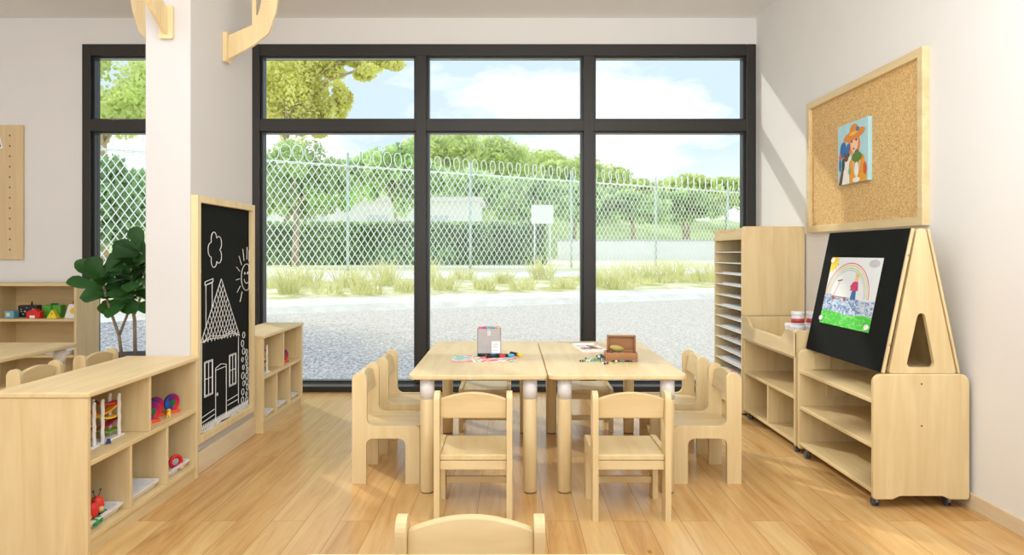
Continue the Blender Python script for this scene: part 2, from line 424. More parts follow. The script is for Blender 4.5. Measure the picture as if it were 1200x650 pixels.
def rainbow_mat():
    m, nt, b = newmat('rainbow_disc'); N = nt.nodes.new; L = nt.links.new
    tc = N('ShaderNodeTexCoord'); sp = N('ShaderNodeSeparateXYZ'); L(tc.outputs['Object'], sp.inputs[0])
    sub = N('ShaderNodeMath'); sub.operation = 'SUBTRACT'; sub.inputs[1].default_value = .048; L(sp.outputs['Z'], sub.inputs[0])
    at = N('ShaderNodeMath'); at.operation = 'ARCTAN2'; L(sub.outputs[0], at.inputs[0]); L(sp.outputs['X'], at.inputs[1])
    mr = N('ShaderNodeMapRange'); mr.inputs[1].default_value = -PI; mr.inputs[2].default_value = PI; L(at.outputs[0], mr.inputs[0])
    r = N('ShaderNodeValToRGB'); cr = r.color_ramp
    cs = [(0, (10, 90, 170)), (.2, (20, 60, 150)), (.34, (225, 50, 40)), (.5, (200, 24, 80)), (.7, (120, 20, 100)), (.85, (70, 30, 120)), (1, (10, 90, 170))]
    cr.elements[0].color = rgb(*cs[0][1])+(1,); cr.elements[1].color = rgb(*cs[-1][1])+(1,)
    for p, c in cs[1:-1]: e = cr.elements.new(p); e.color = rgb(*c)+(1,)
    L(mr.outputs[0], r.inputs['Fac']); L(r.outputs['Color'], b.inputs['Base Color']); b.inputs['Roughness'].default_value = .3
    return m
def make_disc(label):
    t = thing('rainbow_disc_toy', label, 'toy', group='rainbow disc toys')
    obj('disc', cyl(BM(), (0, -.007, .048), (0, .007, .048), .04, seg=32), rainbow_mat(), t, .003)
    obj('hub', cyl(BM(), (0, -.010, .048), (0, .010, .048), .014, seg=20), colm(20, 110, 60), t, .002)
    bm = BM(); prism(bm, rnd([(-.035,0,.003),(.035,0,.003),(.038,.012,.004),(.02,.010,.004),(0,.016,.004),(-.02,.010,.004),(-.038,.012,.004)], 3), 'y', -.014, .014)
    obj('base', bm, colm(240, 90, 30), t, .002)
    return t
d0 = make_disc('rainbow disc toy on an orange foot, rightmost of three in the foreground bookcase')
d0.location = (-1.5375, 3.10, .3325); d0.rotation_euler.z = 1.2
dup(d0, (-1.575, 3.03, .3325), 1.2, 'rainbow disc toy at the back, standing behind the other two in the foreground bookcase')
dup(d0, (-1.535, 2.925, .3325), 1.2, 'rainbow disc toy half hidden behind the divider of the foreground bookcase')
dup(d0, (-1.50, 4.52, .3325), 1.2, 'rainbow disc toy alone on the upper shelf of the bookcase by the window')
t = thing('toy_animal', 'small yellow toy animal between the rainbow discs', 'toy', (-1.512, 3.02, .3325), .4)
bm = BM(); ball(bm, (0, 0, .015), .013, 12, (.8, 1.4, .8)); ball(bm, (0, .018, .026), .009, 12)
for y in (-.011, .011):
    for x in (-.005, .005): cyl(bm, (x, y, 0), (x, y, .012), .0035, seg=8)
obj('body', bm, colm(240, 200, 70), t)
def balltoy(label, loc, cols, rz=0, s=1):
    t = thing('bead_toy', label, 'toy', loc, rz); t.scale = (s, s, s)
    (a, b, c) = cols
    obj('body', ball(BM(), (0, 0, .052), .024, 16, (1, 1, 1.25)), colm(*a), t)
    for i, (x, y) in enumerate(((-.02, -.012), (.02, -.012), (-.012, .02), (.016, .018))):
        obj('foot', ball(BM(), (x, y, .0135), .0135, 12), colm(*(b if i % 2 else c)), t)
    obj('joint', ball(BM(), (0, -.02, .034), .013, 12), colm(225, 180, 120), t)
    bm = BM()
    for s2 in (-1, 1): cyl(bm, (s2*.006, 0, .078), (s2*.014, 0, .100), .0016, seg=6); ball(bm, (s2*.014, 0, .101), .004, 8)
    obj('antenna', bm, rubber, t)
    return t
TZ = .0705+.0065
balltoy('red and green ball toy with antennae in the nearest tray of the foreground bookcase', (-1.512, 2.465, TZ+.001), ((215, 40, 35), (30, 150, 80), (205, 40, 35)))
balltoy('second red ball toy with green feet tucked beside the first in the nearest tray', (-1.535, 2.535, TZ), ((225, 60, 40), (30, 140, 90), (30, 150, 80)), 1.1)
t = thing('stacking_ring_toy', 'red ring and blue ball toy in the tray nearest the chalkboard', 'toy', (-1.522, 3.105, TZ), .9)
bm = BM()
ring = [(.024*math.cos(a), 0, .034+.024*math.sin(a)) for a in [2*PI*i/16 for i in range(17)]]
tube(bm, ring, .009, 8)
for p in ring: ball(bm, p, .009, 8)
obj('ring', bm, colm(220, 35, 40), t)
obj('ball', ball(BM(), (-.012, -.032, .013), .013, 12), colm(40, 70, 210), t)
obj('ball', ball(BM(), (.014, -.028, .0095), .0095, 12), colm(230, 185, 130), t)
tag(obj('toy_ball', ball(BM(), (0, 0, .018), .018, 14), colm(215, 30, 35)), 'small red ball in the tray at the far end of the window bookcase', 'ball').location = (-1.50, 4.55, TZ)

# ------------------------------------------------------------------ chalkboard on the pillar
t = thing('chalkboard', 'framed black chalkboard on the pillar with a chalk house, cloud and sun', 'chalkboard', (PX1, 3.573, .742))
CX = .0
ya, yb, za, zb = 3.213-3.573, 3.933-3.573, .152-.742, 1.333-.742
fr = .034
bm = BM(); box(bm, .0, .035, ya, ya+fr, za, zb); box(bm, 0, .035, yb-fr, yb, za, zb); box(bm, 0, .035, ya+fr, yb-fr, zb-fr, zb); box(bm, 0, .035, ya+fr, yb-fr, za, za+fr)
obj('frame', bm, woodz, t, .002)
obj('board', box(BM(), 0.001, .012, ya+fr, yb-fr, za+fr, zb-fr), black, t)
chalk = plain('chalk_white', rgb(232, 232, 230), .95, var=.1, scale=90)
bm = BM(); cx = .0135
def cl(pts, r=.0020):
    P = [(cx, min(max(p[0]-3.573, ya+fr+.004), yb-fr-.004), p[1]-.742) for p in pts]
    tube(bm, P, r, 5)
def jit(pts, a=.003): return [(p[0]+random.uniform(-a, a), p[1]+random.uniform(-a, a)) for p in pts]
def circ(cy, cz, r, n=16, a0=0, a1=2*PI): return [(cy+r*math.cos(a0+(a1-a0)*i/n), cz+r*math.sin(a0+(a1-a0)*i/n)) for i in range(n+1)]
# cloud
cp = []
for i in range(60):
    a = 2*PI*i/59; rr = .85+.5*abs(math.sin(a*2.5))**.7; cp.append((3.452+.062*rr*math.cos(a), 1.075+.068*rr*math.sin(a)))
cl(cp)
# sun
cl(circ(3.86, .922, .075, 20)); cl(circ(3.86, .922, .035, 8, PI*1.1, PI*1.7)); cl(circ(3.835, .945, .006, 6)); cl(circ(3.875, .945, .006, 6))
for a in [PI*.35+i*.42 for i in range(8)]: cl([(3.86+.10*math.cos(a), .922+.10*math.sin(a)), (3.86+.15*math.cos(a), .922+.17*math.sin(a))])
# roof with hatching
A, B, C = (3.523, .925), (3.29, .625), (3.76, .605)
cl([A, B]); cl([A, C]); cl(jit([B, (3.40, .635), (3.55, .62), (3.66, .632), C])); cl(jit([B, (3.40, .645), (3.55, .63), (3.66, .64), C]))
def inter(p, q, s): return (p[0]+(q[0]-p[0])*s, p[1]+(q[1]-p[1])*s)
for s in [i/12 for i in range(1, 12)]:
    cl(jit([inter(B, C, s), inter(A, C, s) if False else inter(A, B, 1-s) if s < 0 else inter(C, A, 1-s)]), .0015)
    cl(jit([inter(B, C, s), inter(B, A, s)]), .0015)
cl([(3.345, .70), (3.345, .90), (3.415, .91), (3.415, .785)]); cl([(3.335, .90), (3.425, .915), (3.425, .93), (3.335, .918), (3.335, .90)])
# walls, door, windows
cl([(3.30, .62), (3.295, .22)]); cl([(3.745, .60), (3.745, .235)]); cl(jit([(3.29, .235), (3.44, .245)])); cl(jit([(3.60, .255), (3.745, .26)]))
cl([(3.30, .262), (3.44, .272)]); cl([(3.60, .28), (3.745, .285)])
cl([(3.455, .21), (3.455, .475), (3.52, .488), (3.585, .475), (3.585, .21)]); cl([(3.455, .465), (3.585, .465)]); cl(circ(3.475, .34, .007, 8))
for y0, y1, z0, z1 in ((3.335, 3.415, .36, .52), (3.63, 3.705, .355, .51)):
    for e in (0, .006): cl([(y0-e, z0-e), (y1+e, z0-e), (y1+e, z1+e), (y0-e, z1+e), (y0-e, z0-e)], .002)
    cl([((y0+y1)/2, z0), ((y0+y1)/2, z1)], .002); cl([(y0, (z0+z1)/2), (y1, (z0+z1)/2)], .002)
# scribbled grass and flowers
g = []
for i in range(70): y = 3.255+.63*i/69; g.append((y, .207+(.018 if i % 2 else -.012)))
cl(g, .002)
for i in range(4): cl(jit([(3.25+.08*k, .20-.004*i) for k in range(9)], .006), .002)
for yy, z0, z1 in ((3.262, .21, .56), (3.81, .24, .60), (3.865, .23, .50)):
    for k in range(9):
        z = z0+(z1-z0)*k/8; cl(circ(yy+random.uniform(-.01, .01), z, random.uniform(.012, .02), 7), .002)
cl(circ(3.255, .97, .035, 10, -PI/2, PI/2))
obj('chalk_drawing', bm, chalk, t)

# ------------------------------------------------------------------ wooden brackets around the pillar top
br = rnd([(0,2.077,0),(.13,2.148,.08),(.215,2.215,.07),(.252,2.33,.1),(.30,2.60,.1),(.32,CZ,0),(.235,CZ,0),(.21,2.55,.1),(.165,2.34,.05),(.148,2.285,.01),(.146,2.5,0),(.144,CZ,0),(.124,CZ,0),(.126,2.258,0),(0,2.203,0)], 5)
bt = thing('wooden_bracket', 'curved wooden bracket rising from the right side of the pillar', 'bracket', (PX1, 3.6, 0), 0, 'curved wooden brackets around the pillar')
obj('arm', prism(BM(), [(x+.02, z) for x, z in br], 'y', -.011, .011), woodz, bt, .003)
bm = BM(); prism(bm, rrect(-.032, .032, 2.060, 2.218, .008, 3), 'x', 0, .022); obj('mounting_plate', bm, woodz, bt, .003)
dup(bt, ((PX0+PX1)/2, PY0, 0), -PI/2, 'curved wooden bracket fixed to the front face of the pillar')
dup(bt, (PX0, 3.6, 0), PI, 'curved wooden bracket on the hidden left side of the pillar, only its edge showing')

# ------------------------------------------------------------------ right wall: cork board
y0, y1, z0, z1 = 3.119, 4.344, 1.185, 2.005
t = thing('cork_board', 'large cork board in a light wood frame on the right wall', 'pinboard', (RX, (y0+y1)/2, (z0+z1)/2))
def cork():
    m, nt, b = newmat('cork'); N = nt.nodes.new; L = nt.links.new
    tc = N('ShaderNodeTexCoord'); v = N('ShaderNodeTexVoronoi'); v.inputs['Scale'].default_value = 170; L(tc.outputs['Object'], v.inputs['Vector'])
    r = N('ShaderNodeValToRGB'); r.color_ramp.elements[0].color = rgb(190, 148, 88)+(1,); r.color_ramp.elements[1].color = rgb(236, 202, 144)+(1,)
    sp = N('ShaderNodeSeparateColor'); L(v.outputs['Color'], sp.inputs[0]); L(sp.outputs[0], r.inputs['Fac']); L(r.outputs['Color'], b.inputs['Base Color']); b.inputs['Roughness'].default_value = .9
    return m
hy, hz, f = (y1-y0)/2, (z1-z0)/2, .042
bm = BM(); box(bm, -.035, 0, -hy, -hy+f, -hz, hz); box(bm, -.035, 0, hy-f, hy, -hz, hz); box(bm, -.035, 0, -hy+f, hy-f, hz-f, hz); box(bm, -.035, 0, -hy+f, hy-f, -hz, -hz+f)
obj('frame', bm, woody, t, .003)
obj('cork_sheet', box(BM(), -.014, 0, -hy+f, hy-f, -hz+f, hz-f), cork(), t)

def flat(name, pts, m, parent, lift, fn):
    bm = BM(); vs = [bm.verts.new(fn(p[0], p[1], lift)) for p in pts]; bm.faces.new(vs); return obj(name, bm, m, parent)
def ell(cx, cy, rx, ry, n=24, rot=0):
    return [(cx+rx*math.cos(a)*math.cos(rot)-ry*math.sin(a)*math.sin(rot), cy+rx*math.cos(a)*math.sin(rot)+ry*math.sin(a)*math.cos(rot)) for a in [2*PI*i/n for i in range(n)]]
# picture pinned on the cork board: u to the near side (right in the photo), v up; 0..1
PXc = RX-.014
pt = thing('canvas_picture', 'small pale blue canvas print of a woman in an orange hat with two dogs', 'picture', (PXc, 3.755, 1.611))
W2, H2 = .165, .168
obj('canvas', box(BM(), -.022, 0, -W2, W2, -H2, H2), colm(176, 218, 228), pt, .001)
def pf(u, v, l): return (-.0222-l*.00025, W2-2*W2*u, -H2+2*H2*v)
art = [('coat', rnd([(.38,.0,0),(.95,.0,0),(.97,.2,.05),(.86,.42,.1),(.62,.48,.05),(.42,.36,.05),(.36,.15,.03)]), (238,168,40)),
 ('hair', ell(.56,.62,.2,.17), (232,130,50)), ('neck', [(.5,.42),(.64,.42),(.63,.58),(.51,.58)], (240,190,160)), ('face', ell(.57,.64,.125,.14), (246,206,182)),
 ('hat_brim', ell(.56,.78,.36,.085,24,.12), (226,140,55)), ('hat_crown', ell(.56,.86,.14,.10), (226,140,55)), ('hat_band', ell(.56,.81,.145,.028,24,.1), (246,190,70)), ('hat_bow', ell(.68,.86,.05,.04), (50,120,180)),
 ('lips', ell(.555,.555,.028,.018), (214,50,50)), ('eye', ell(.49,.68,.028,.02), (60,50,50)), ('eye', ell(.64,.69,.028,.02), (60,50,50)),
 ('dog_body', rnd([(.14,.0,0),(.42,.0,0),(.40,.3,.05),(.44,.42,.04),(.3,.45,.04),(.2,.3,.05)]), (244,242,238)), ('dog_back', [(.04,0),(.16,0),(.24,.3),(.2,.36)], (110,70,40)),
 ('dog_face', ell(.33,.45,.1,.075,24,.5), (120,75,50)), ('dog_muzzle', ell(.43,.41,.055,.04,24,.5), (244,242,238)), ('dog_ear', ell(.21,.33,.05,.11), (50,70,60)),
 ('blue_cap', ell(.2,.58,.1,.13,24,-.2), (50,110,170)), ('blue_cap', ell(.36,.57,.06,.1,24,-.5), (50,110,170)), ('blue_scarf', ell(.1,.34,.04,.12), (50,120,180)), ('flower', ell(.11,.47,.05,.05), (228,100,60)),
 ('second_dog', ell(.66,.28,.15,.13), (222,178,130)), ('green_hood', ell(.66,.41,.16,.08), (90,130,50)), ('green_hood', ell(.66,.46,.07,.07), (90,130,50)), ('dog_bib', ell(.66,.20,.07,.12), (246,244,240)), ('dog_eye', ell(.62,.33,.012,.012), (40,40,40)), ('dog_eye', ell(.72,.33,.012,.012), (40,40,40)),
 ('orange_patch', ell(.92,.2,.05,.1), (225,90,40)), ('necklace', ell(.42,.2,.03,.05), (120,190,190)), ('white_patch', ell(.66,.04,.12,.04), (246,244,240))]
for i, (n, p, c) in enumerate(art): flat(n, p, colm(*c, .6), pt, i*.6+1, pf)

# ------------------------------------------------------------------ storage units on the right
def caster(parent, x, y, s=1, h=.045):
    c = obj('caster', BM(), steel, parent); me = c.data
    bm = BM(); box(bm, x-.006, x+.006, y-.016, y+.004, .018, h); cyl(bm, (x, y-.004, h-.008), (x, y-.004, h+.003), .014, seg=14); cyl(bm, (x-.011, y, .018), (x+.011, y, .018), .006, seg=10)
    bm.to_mesh(me); bm.free()
    for dx in (-.0125, .0045): obj('wheel', cyl(BM(), (x+dx, y, .018), (x+dx+.008, y, .018), .018, seg=20), rubber, c, .002)
# unit A: local origin at front-near corner (x: front->wall +, y: near->far)
ux0, ux1 = 1.50, 1.898
def endpoly(D, z0, z1, r): 
    return rnd([(0,z0,.012),(.08,z0,.02),(.11,z0+.014,.02),(D-.11,z0+.014,.02),(D-.08,z0,.02),(D,z0,.012),(D,z1,r),(0,z1,r)], 6)
A = thing('mobile_shelf_unit', 'low maple shelf unit on casters under the easel, nearest on the right wall', 'shelf unit', (ux0, 2.82, 0))
D, L = ux1-ux0, .748
for y in (0, L-.02): obj('end_panel', prism(BM(), endpoly(D, .04, .558, .035), 'y', y, y+.02), woodz, A, .004)
for z in (.452, .265, .078): obj('shelf', box(BM(), .004, D-.012, .02, L-.02, z-.018, z), woody, A, .003)
obj('back_panel', box(BM(), D-.012, D-.003, .02, L-.02, .06, .47), woodb, A)
obj('mounting_block', box(BM(), .137, .244, L-.031, L-.02, .315, .432), woodz, A, .002)
obj('mounting_block', box(BM(), .07, .16, L-.031, L-.02, .455, .54), woodz, A, .002)
for z in (.518, .345): obj('screw', cyl(BM(), (D*.5, -.001, z), (D*.5, .003, z), .004, seg=12), plain('screw_dark', rgb(110, 80, 45), .5), A)
for x in (.03, D-.065):
    for y in (.045, L-.05): caster(A, x, y, h=.056)
B = thing('mobile_cubby_unit', 'maple cubby unit with cut-out tray rim, middle unit on the right wall', 'shelf unit', (ux0, 3.598, 0))
L = .80
for y in (0, L-.018): obj('end_panel', prism(BM(), rnd([(.0,.04,.01),(D,.04,.01),(D,.65,.006),(0,.65,.02)], 4), 'y', y, y+.018), woodz, B, .003)
rim = rnd([(.0,.512,0),(L,.512,0),(L,.65,.02),(L-.09,.65,.03),(L-.165,.596,.03),(.17,.592,.03),(.10,.65,.03),(0,.65,.01)], 5)
obj('tray_rim', prism(BM(), rim, 'x', -.008, .010), woody, B, .003)
obj('shelf', box(BM(), .01, D-.012, .018, L-.018, .495, .512), woody, B, .002)
for z in (.302, .066): obj('shelf', box(BM(), .004, D-.012, .018, L-.018, z-.018, z), woody, B, .003)
obj('back_panel', box(BM(), D-.012, D-.003, .018, L-.018, .05, .65), woodb, B)
obj('divider', box(BM(), .006, D-.012, L/2-.008, L/2+.008, .066, .284), woodz, B, .002)
for x in (.03, D-.065):
    for y in (.045, L-.05): caster(B, x, y, h=.049)
C_ = thing('paper_rack', 'tall narrow maple paper rack with many thin white shelves beside the window', 'rack', (ux0, 4.42, 0))
L = .60; D2 = .408; HT = 1.231
for y in (0, L-.018):
    obj('side_panel', prism(BM(), rnd([(0,.652,0),(D2,.652,0),(D2,HT,.01),(0,HT,.02)], 4), 'y', y, y+.018), woodz, C_, .003)
    obj('lower_side_panel', box(BM(), 0, D2, y, y+.018, .02, .650), woodz, C_, .002)
ap = rnd([(.018,HT-.085,0),(L-.018,HT-.085,0),(L-.018,HT-.01,.01),(L-.1,HT-.01,.02),(L-.14,HT-.035,.02),(.16,HT-.035,.02),(.11,HT-.01,.02),(.018,HT-.01,.01)], 4)
obj('header', prism(BM(), ap, 'x', 0, .016), woody, C_, .002)
obj('top_board', box(BM(), .016, D2, .018, L-.018, HT-.055, HT-.04), woody, C_)
obj('back_panel', box(BM(), D2-.01, D2-.001, .018, L-.018, .02, HT-.055), woodb, C_)
obj('plinth', box(BM(), .01, .028, .018, L-.018, .02, .09), woody, C_)
sheets = []
for k in range(13):
    z = 1.067-.0757*k
    obj('shelf', box(BM(), .002, D2-.01, .018, L-.018, z-.006, z), white, C_)
for x in (.03, D2-.06):
    for y in (.05, L-.06): caster(C_, x, y, h=.026)
def scribble(name, cols, scale):
    m, nt, b = newmat(name); N = nt.nodes.new; Lk = nt.links.new
    tc = N('ShaderNodeTexCoord'); n = N('ShaderNodeTexNoise'); n.inputs['Scale'].default_value = scale; n.inputs['Distortion'].default_value = 1.5; Lk(tc.outputs['Object'], n.inputs['Vector'])
    r = N('ShaderNodeValToRGB'); r.color_ramp.interpolation = 'LINEAR'; cr = r.color_ramp
    cr.elements[0].color = rgb(*cols[0])+(1,); cr.elements[0].position = .3; cr.elements[1].color = rgb(*cols[-1])+(1,); cr.elements[1].position = .7
    for i, c in enumerate(cols[1:-1]): e = cr.elements.new(.3+.4*(i+1)/(len(cols)-1)); e.color = rgb(*c)+(1,)
    Lk(n.outputs['Fac'], r.inputs['Fac']); Lk(r.outputs['Color'], b.inputs['Base Color']); b.inputs['Roughness'].default_value = .7
    return m
mixart = scribble('painted_sheet', [(240,240,240),(90,180,110),(240,240,240),(210,70,70),(235,240,240),(80,170,180),(240,240,240)], 9)
rows = ['third','fourth','fifth','sixth','seventh','eighth','ninth','tenth','eleventh','twelfth']
for k in (4, 6, 8, 9, 11):
    z = 1.067-.0757*k
    o = obj('painted_sheet', box(BM(), -.13, .13, -.2, .2, 0, .0025), mixart)
    o.location = (ux0+.16, 4.72, z+.0004); o.rotation_euler.z = random.uniform(-.05, .05)
    tag(o, 'colourful painted sheet on the %s white shelf down in the paper rack' % {4:'fifth',6:'seventh',8:'ninth',9:'tenth',11:'twelfth'}[k], 'drawing', 'sheets in the paper rack')
for k in (2, 3, 5, 7, 10):
    z = 1.067-.0757*k
    o = obj('paper_stack', box(BM(), -.13, .13, -.2, .2, 0, .007), plain('paper_grey', rgb(214, 216, 218), .7))
    o.location = (ux0+.16, 4.72, z+.0004)
    tag(o, 'stack of plain paper on the %s white shelf down in the paper rack' % {2:'third',3:'fourth',5:'sixth',7:'eighth',10:'eleventh'}[k], 'paper', 'sheets in the paper rack')
# paint jars in the tray of unit B
def make_jar(label):
    t = thing('paint_jar', label, 'jar', group='paint jars in the tray rim')
    obj('body', cyl(BM(), (0, 0, 0), (0, 0, .055), .034, seg=24), plain('jar_clear', rgb(226, 222, 230), .15), t, .003)
    obj('label_band', cyl(BM(), (0, 0, .012), (0, 0, .036), .0345, seg=24), colm(190, 60, 70), t)
    obj('lid', cyl(BM(), (0, 0, .055), (0, 0, .073), .036, seg=24), white, t, .002)
    return t
J = None; jn = 0
spots = [(1.60, 3.80), (1.685, 3.80), (1.77, 3.80), (1.60, 3.885), (1.685, 3.885)]
desc = ['front left', 'front middle', 'front right beside the easel', 'rear left', 'rear middle']
for i, (x, y) in enumerate(spots):
    for k in range(3 if i in (0, 1, 2) else 2):
        lab = 'red-banded paint jar, %s stack in the cubby tray, %s' % (desc[i], ['lowest', 'middle one', 'topmost'][k])
        if J is None: J = make_jar(lab); J.location = (x, y, .513)
        else: dup(J, (x, y, .513+.0735*k), random.random(), lab)

# easel on top of unit A
E = thing('tabletop_easel', 'wooden A-frame easel with a black board, standing on the low shelf unit', 'easel', (ux0, 2.84, .5585))
Lb = .71
def slant(x0, z0, x1, z1, th, side):
    d = Vector((x1-x0, z1-z0)).normalized(); n = Vector((-d.y, d.x))*th*side
    return [(x0, z0), (x1, z1), (x1+n.x, z1+n.y), (x0+n.x, z0+n.y)]
side = rnd([(.075,0,.008),(.355,0,.008),(.228,.603,.018),(.192,.603,.018)], 5)
hole = rnd([(.146,.025,.018),(.268,.025,.018),(.224,.25,.018),(.196,.25,.018)], 5)
def holed(bm, outer, inner, a0, a1):
    from mathutils.geometry import tessellate_polygon
    O = [Vector((p[0], p[1], 0)) for p in outer]; I = [Vector((p[0], p[1], 0)) for p in inner]
    tris = tessellate_polygon([O, I]); allp = list(outer)+list(inner)
    VA = [bm.verts.new((p[0], a0, p[1])) for p in allp]; VB = [bm.verts.new((p[0], a1, p[1])) for p in allp]
    for tr in tris: bm.faces.new([VA[i] for i in tr]); bm.faces.new([VB[i] for i in reversed(tr)])
    n = len(outer)
    for i in range(n): bm.faces.new([VA[(i+1) % n], VA[i], VB[i], VB[(i+1) % n]])
    m = len(inner)
    for i in range(m): bm.faces.new([VA[n+i], VA[n+(i+1) % m], VB[n+(i+1) % m], VB[n+i]])
    bmesh.ops.recalc_face_normals(bm, faces=bm.faces)
    return bm
for y in (0, Lb-.018): obj('side_panel', holed(BM(), side, hole, y, y+.018), woodz, E)
# inner box seen through the hole
obj('bottom_board', box(BM(), .11, .32, .018, Lb-.018, .0, .015), woody, E)
bm = BM(); prism(bm, slant(.056, .0, .181, .602, .012, 1), 'y', -.006, Lb+.02); obj('board_backing', bm, woodz, E, .003)
bm = BM(); prism(bm, slant(.0443, .002, .1693, .604, .003, 1), 'y', .004, Lb+.012)
obj('black_board', bm, black, E, .001)
bm = BM(); prism(bm, slant(.361, .0, .234, .600, .010, -1), 'y', -.004, Lb); obj('rear_board', bm, woodz, E, .003)
obj('top_rail', cyl(BM(), (.21, .018, .585), (.21, Lb-.018, .585), .012, seg=16), woody, E)
for tt in (.2, .82): obj('hinge_pin', ball(BM(), (.052+.125*tt, -.006, .60*tt), .005, 10), steel, E)
# drawing on the easel
bx0, bz0, bx1, bz1 = .0414, .0026, .1664, .6046
dn = Vector((-(bz1-bz0), (bx1-bx0))).normalized()   # outward (towards -x)
py0, py1 = 2.993-2.84, 3.47-2.84
tA, tB = .244, .79
def ef(u, v, l):
    t_ = tA+(tB-tA)*v
    return (bx0+(bx1-bx0)*t_+dn.x*(.0012+l*.0002), py1-(py1-py0)*u, bz0+(bz1-bz0)*t_+dn.y*(.0012+l*.0002))
dr = thing('child_drawing', 'child drawing of a rainbow, girl, water and grass held on the black easel board', 'drawing', (ux0, 2.84, .5585))
def pencil(name, base, line, vec, lo=.45):
    m, nt, b = newmat(name); N = nt.nodes.new; Lk = nt.links.new
    tc = N('ShaderNodeTexCoord'); mp = N('ShaderNodeMapping'); mp.inputs['Scale'].default_value = vec; Lk(tc.outputs['Object'], mp.inputs[0])
    n = N('ShaderNodeTexNoise'); n.inputs['Scale'].default_value = 14; n.inputs['Detail'].default_value = 6; n.inputs['Distortion'].default_value = 2; Lk(mp.outputs[0], n.inputs['Vector'])
    r = N('ShaderNodeValToRGB'); r.color_ramp.elements[0].position = lo-.06; r.color_ramp.elements[1].position = lo+.1
    r.color_ramp.elements[0].color = rgb(*line)+(1,); r.color_ramp.elements[1].color = rgb(*base)+(1,)
    Lk(n.outputs['Fac'], r.inputs['Fac']); Lk(r.outputs['Color'], b.inputs['Base Color']); b.inputs['Roughness'].default_value = .7
    return m
flat('sheet', [(0,0),(1,0),(1,1),(0,1)], plain('sketch_paper', rgb(226, 232, 234), .7, var=.02), dr, 0, ef)
def strip(name, f0, f1, m, lift):
    bm = BM(); n = len(f0)
    a = [bm.verts.new(ef(*p, lift)) for p in f0]; b = [bm.verts.new(ef(*p, lift)) for p in f1]
    for i in range(n-1): bm.faces.new([a[i], a[i+1], b[i+1], b[i]])
    return obj(name, bm, m, dr)
us = [i/20 for i in range(21)]
strip('green_grass', [(u, 0) for u in us], [(u, .19+.015*math.sin(u*9)) for u in us], pencil('pencil_green', (70, 200, 60), (160, 230, 140), (1, 1, 3), .4), 1)
strip('blue_water', [(u, .19+.015*math.sin(u*9)) for u in us], [(u, .44-.04*u+.012*math.sin(u*14)) for u in us], pencil('pencil_blue', (206, 218, 232), (96, 132, 186), (1, 1.6, 3.5), .47), 1.2)
def arcst(r0, r1, c, lift):
    As = [PI*i/24 for i in range(25)]
    strip('rainbow_band', [(.44+r0*math.cos(a)*1.0, max(.40, .42+r0*1.15*math.sin(a))) for a in As], [(.44+r1*math.cos(a), max(.40, .42+r1*1.15*math.sin(a))) for a in As], colm(*c, .7), lift)
arcst(.425, .440, (214, 120, 160), 1.4); arcst(.395, .410, (226, 205, 110), 1.4); arcst(.365, .375, (150, 200, 130), 1.4); arcst(.34, .347, (190, 150, 200), 1.4)
sun = []
for i in range(24):
    a = 2*PI*i/24; r = .15 if i % 2 else .09; sun.append((min(1, max(0.0, .04+r*math.cos(a))), min(1, .93+r*1.2*math.sin(a))))
flat('drawn_sun', sun, colm(245, 215, 60, .7), dr, 1.6, ef)
flat('drawn_cloud', ell(.86, .92, .10, .055), colm(196, 194, 204, .7), dr, 1.6, ef)
for n, p, c, l in (('girl_skirt', [(.53,.40),(.64,.40),(.62,.55),(.55,.55)], (60,110,170), 2), ('girl_top', [(.50,.53),(.66,.53),(.63,.66),(.55,.66)], (206,60,110), 2.2), ('girl_arm', [(.49,.58),(.53,.64),(.56,.66),(.53,.56)], (206,60,110), 2.3), ('girl_face', ell(.595,.70,.035,.045), (232,196,170), 2.4), ('girl_hair', ell(.60,.745,.04,.03), (226,200,80), 2.6),
                   ('scooter', [(.16,.41),(.46,.41),(.46,.425),(.16,.425)], (190,120,110), 2), ('scooter_stem', [(.17,.42),(.185,.42),(.29,.66),(.275,.66)], (226,150,150), 2), ('scooter_bar', [(.22,.64),(.32,.66),(.32,.68),(.22,.66)], (150,60,60), 2), ('wheel', ell(.19,.395,.028,.03), (150,90,80), 2.3), ('wheel', ell(.43,.395,.028,.03), (150,90,80), 2.3)):
    flat(n, p, colm(*c, .7), dr, l, ef)
for i, (u, v, lb) in enumerate(((.04, .95, 'round white magnet at the top left corner of the child drawing'), (.03, .07, 'round white magnet at the bottom left corner of the child drawing'), (.95, .06, 'round white magnet at the bottom right corner of the child drawing'))):
    p = Vector(ef(u, v, 2.8))+Vector((ux0, 2.84, .5585)); n3 = Vector((dn.x, 0, dn.y))
    o = obj('magnet', cyl(BM(), (0, 0, 0), n3*.007, .014, .012, seg=20), white); o.location = p; tag(o, lb, 'magnet', 'white magnets on the easel')

# ------------------------------------------------------------------ things on the double table
TT = .5305
mc = thing('marker_case', 'grey plastic marker case with a white label standing on the left table', 'case', (-.11, 3.565, TT))
greyp = plain('grey_plastic', rgb(176, 170, 168), .3)
bm = BM(); o_ = rrect(-.062, .062, -.035, .035, .012, 4); i_ = rrect(-.058, .058, -.031, .031, .009, 4)
R_ = [[bm.verts.new((p[0], p[1], z)) for p in pts] for pts, z in ((o_, 0), (o_, .136), (i_, .136), (i_, .004))]
n = len(o_)
for a, b in zip(R_, R_[1:]):
    for k in range(n): bm.faces.new([a[k], a[(k+1) % n], b[(k+1) % n], b[k]])
bm.faces.new(R_[0]); bm.faces.new(R_[-1]); bmesh.ops.recalc_face_normals(bm, faces=bm.faces)
obj('shell', bm, greyp, mc)
obj('paper_label', box(BM(), .014, .058, -.0362, -.0352, .012, .072), paper, mc)
bm = BM()
for z in (.062, .054, .047, .040, .024): box(bm, .019, .019+random.uniform(.02, .034), -.0366, -.0361, z, z+.002)
obj('label_print', bm, colm(150, 150, 155), mc)
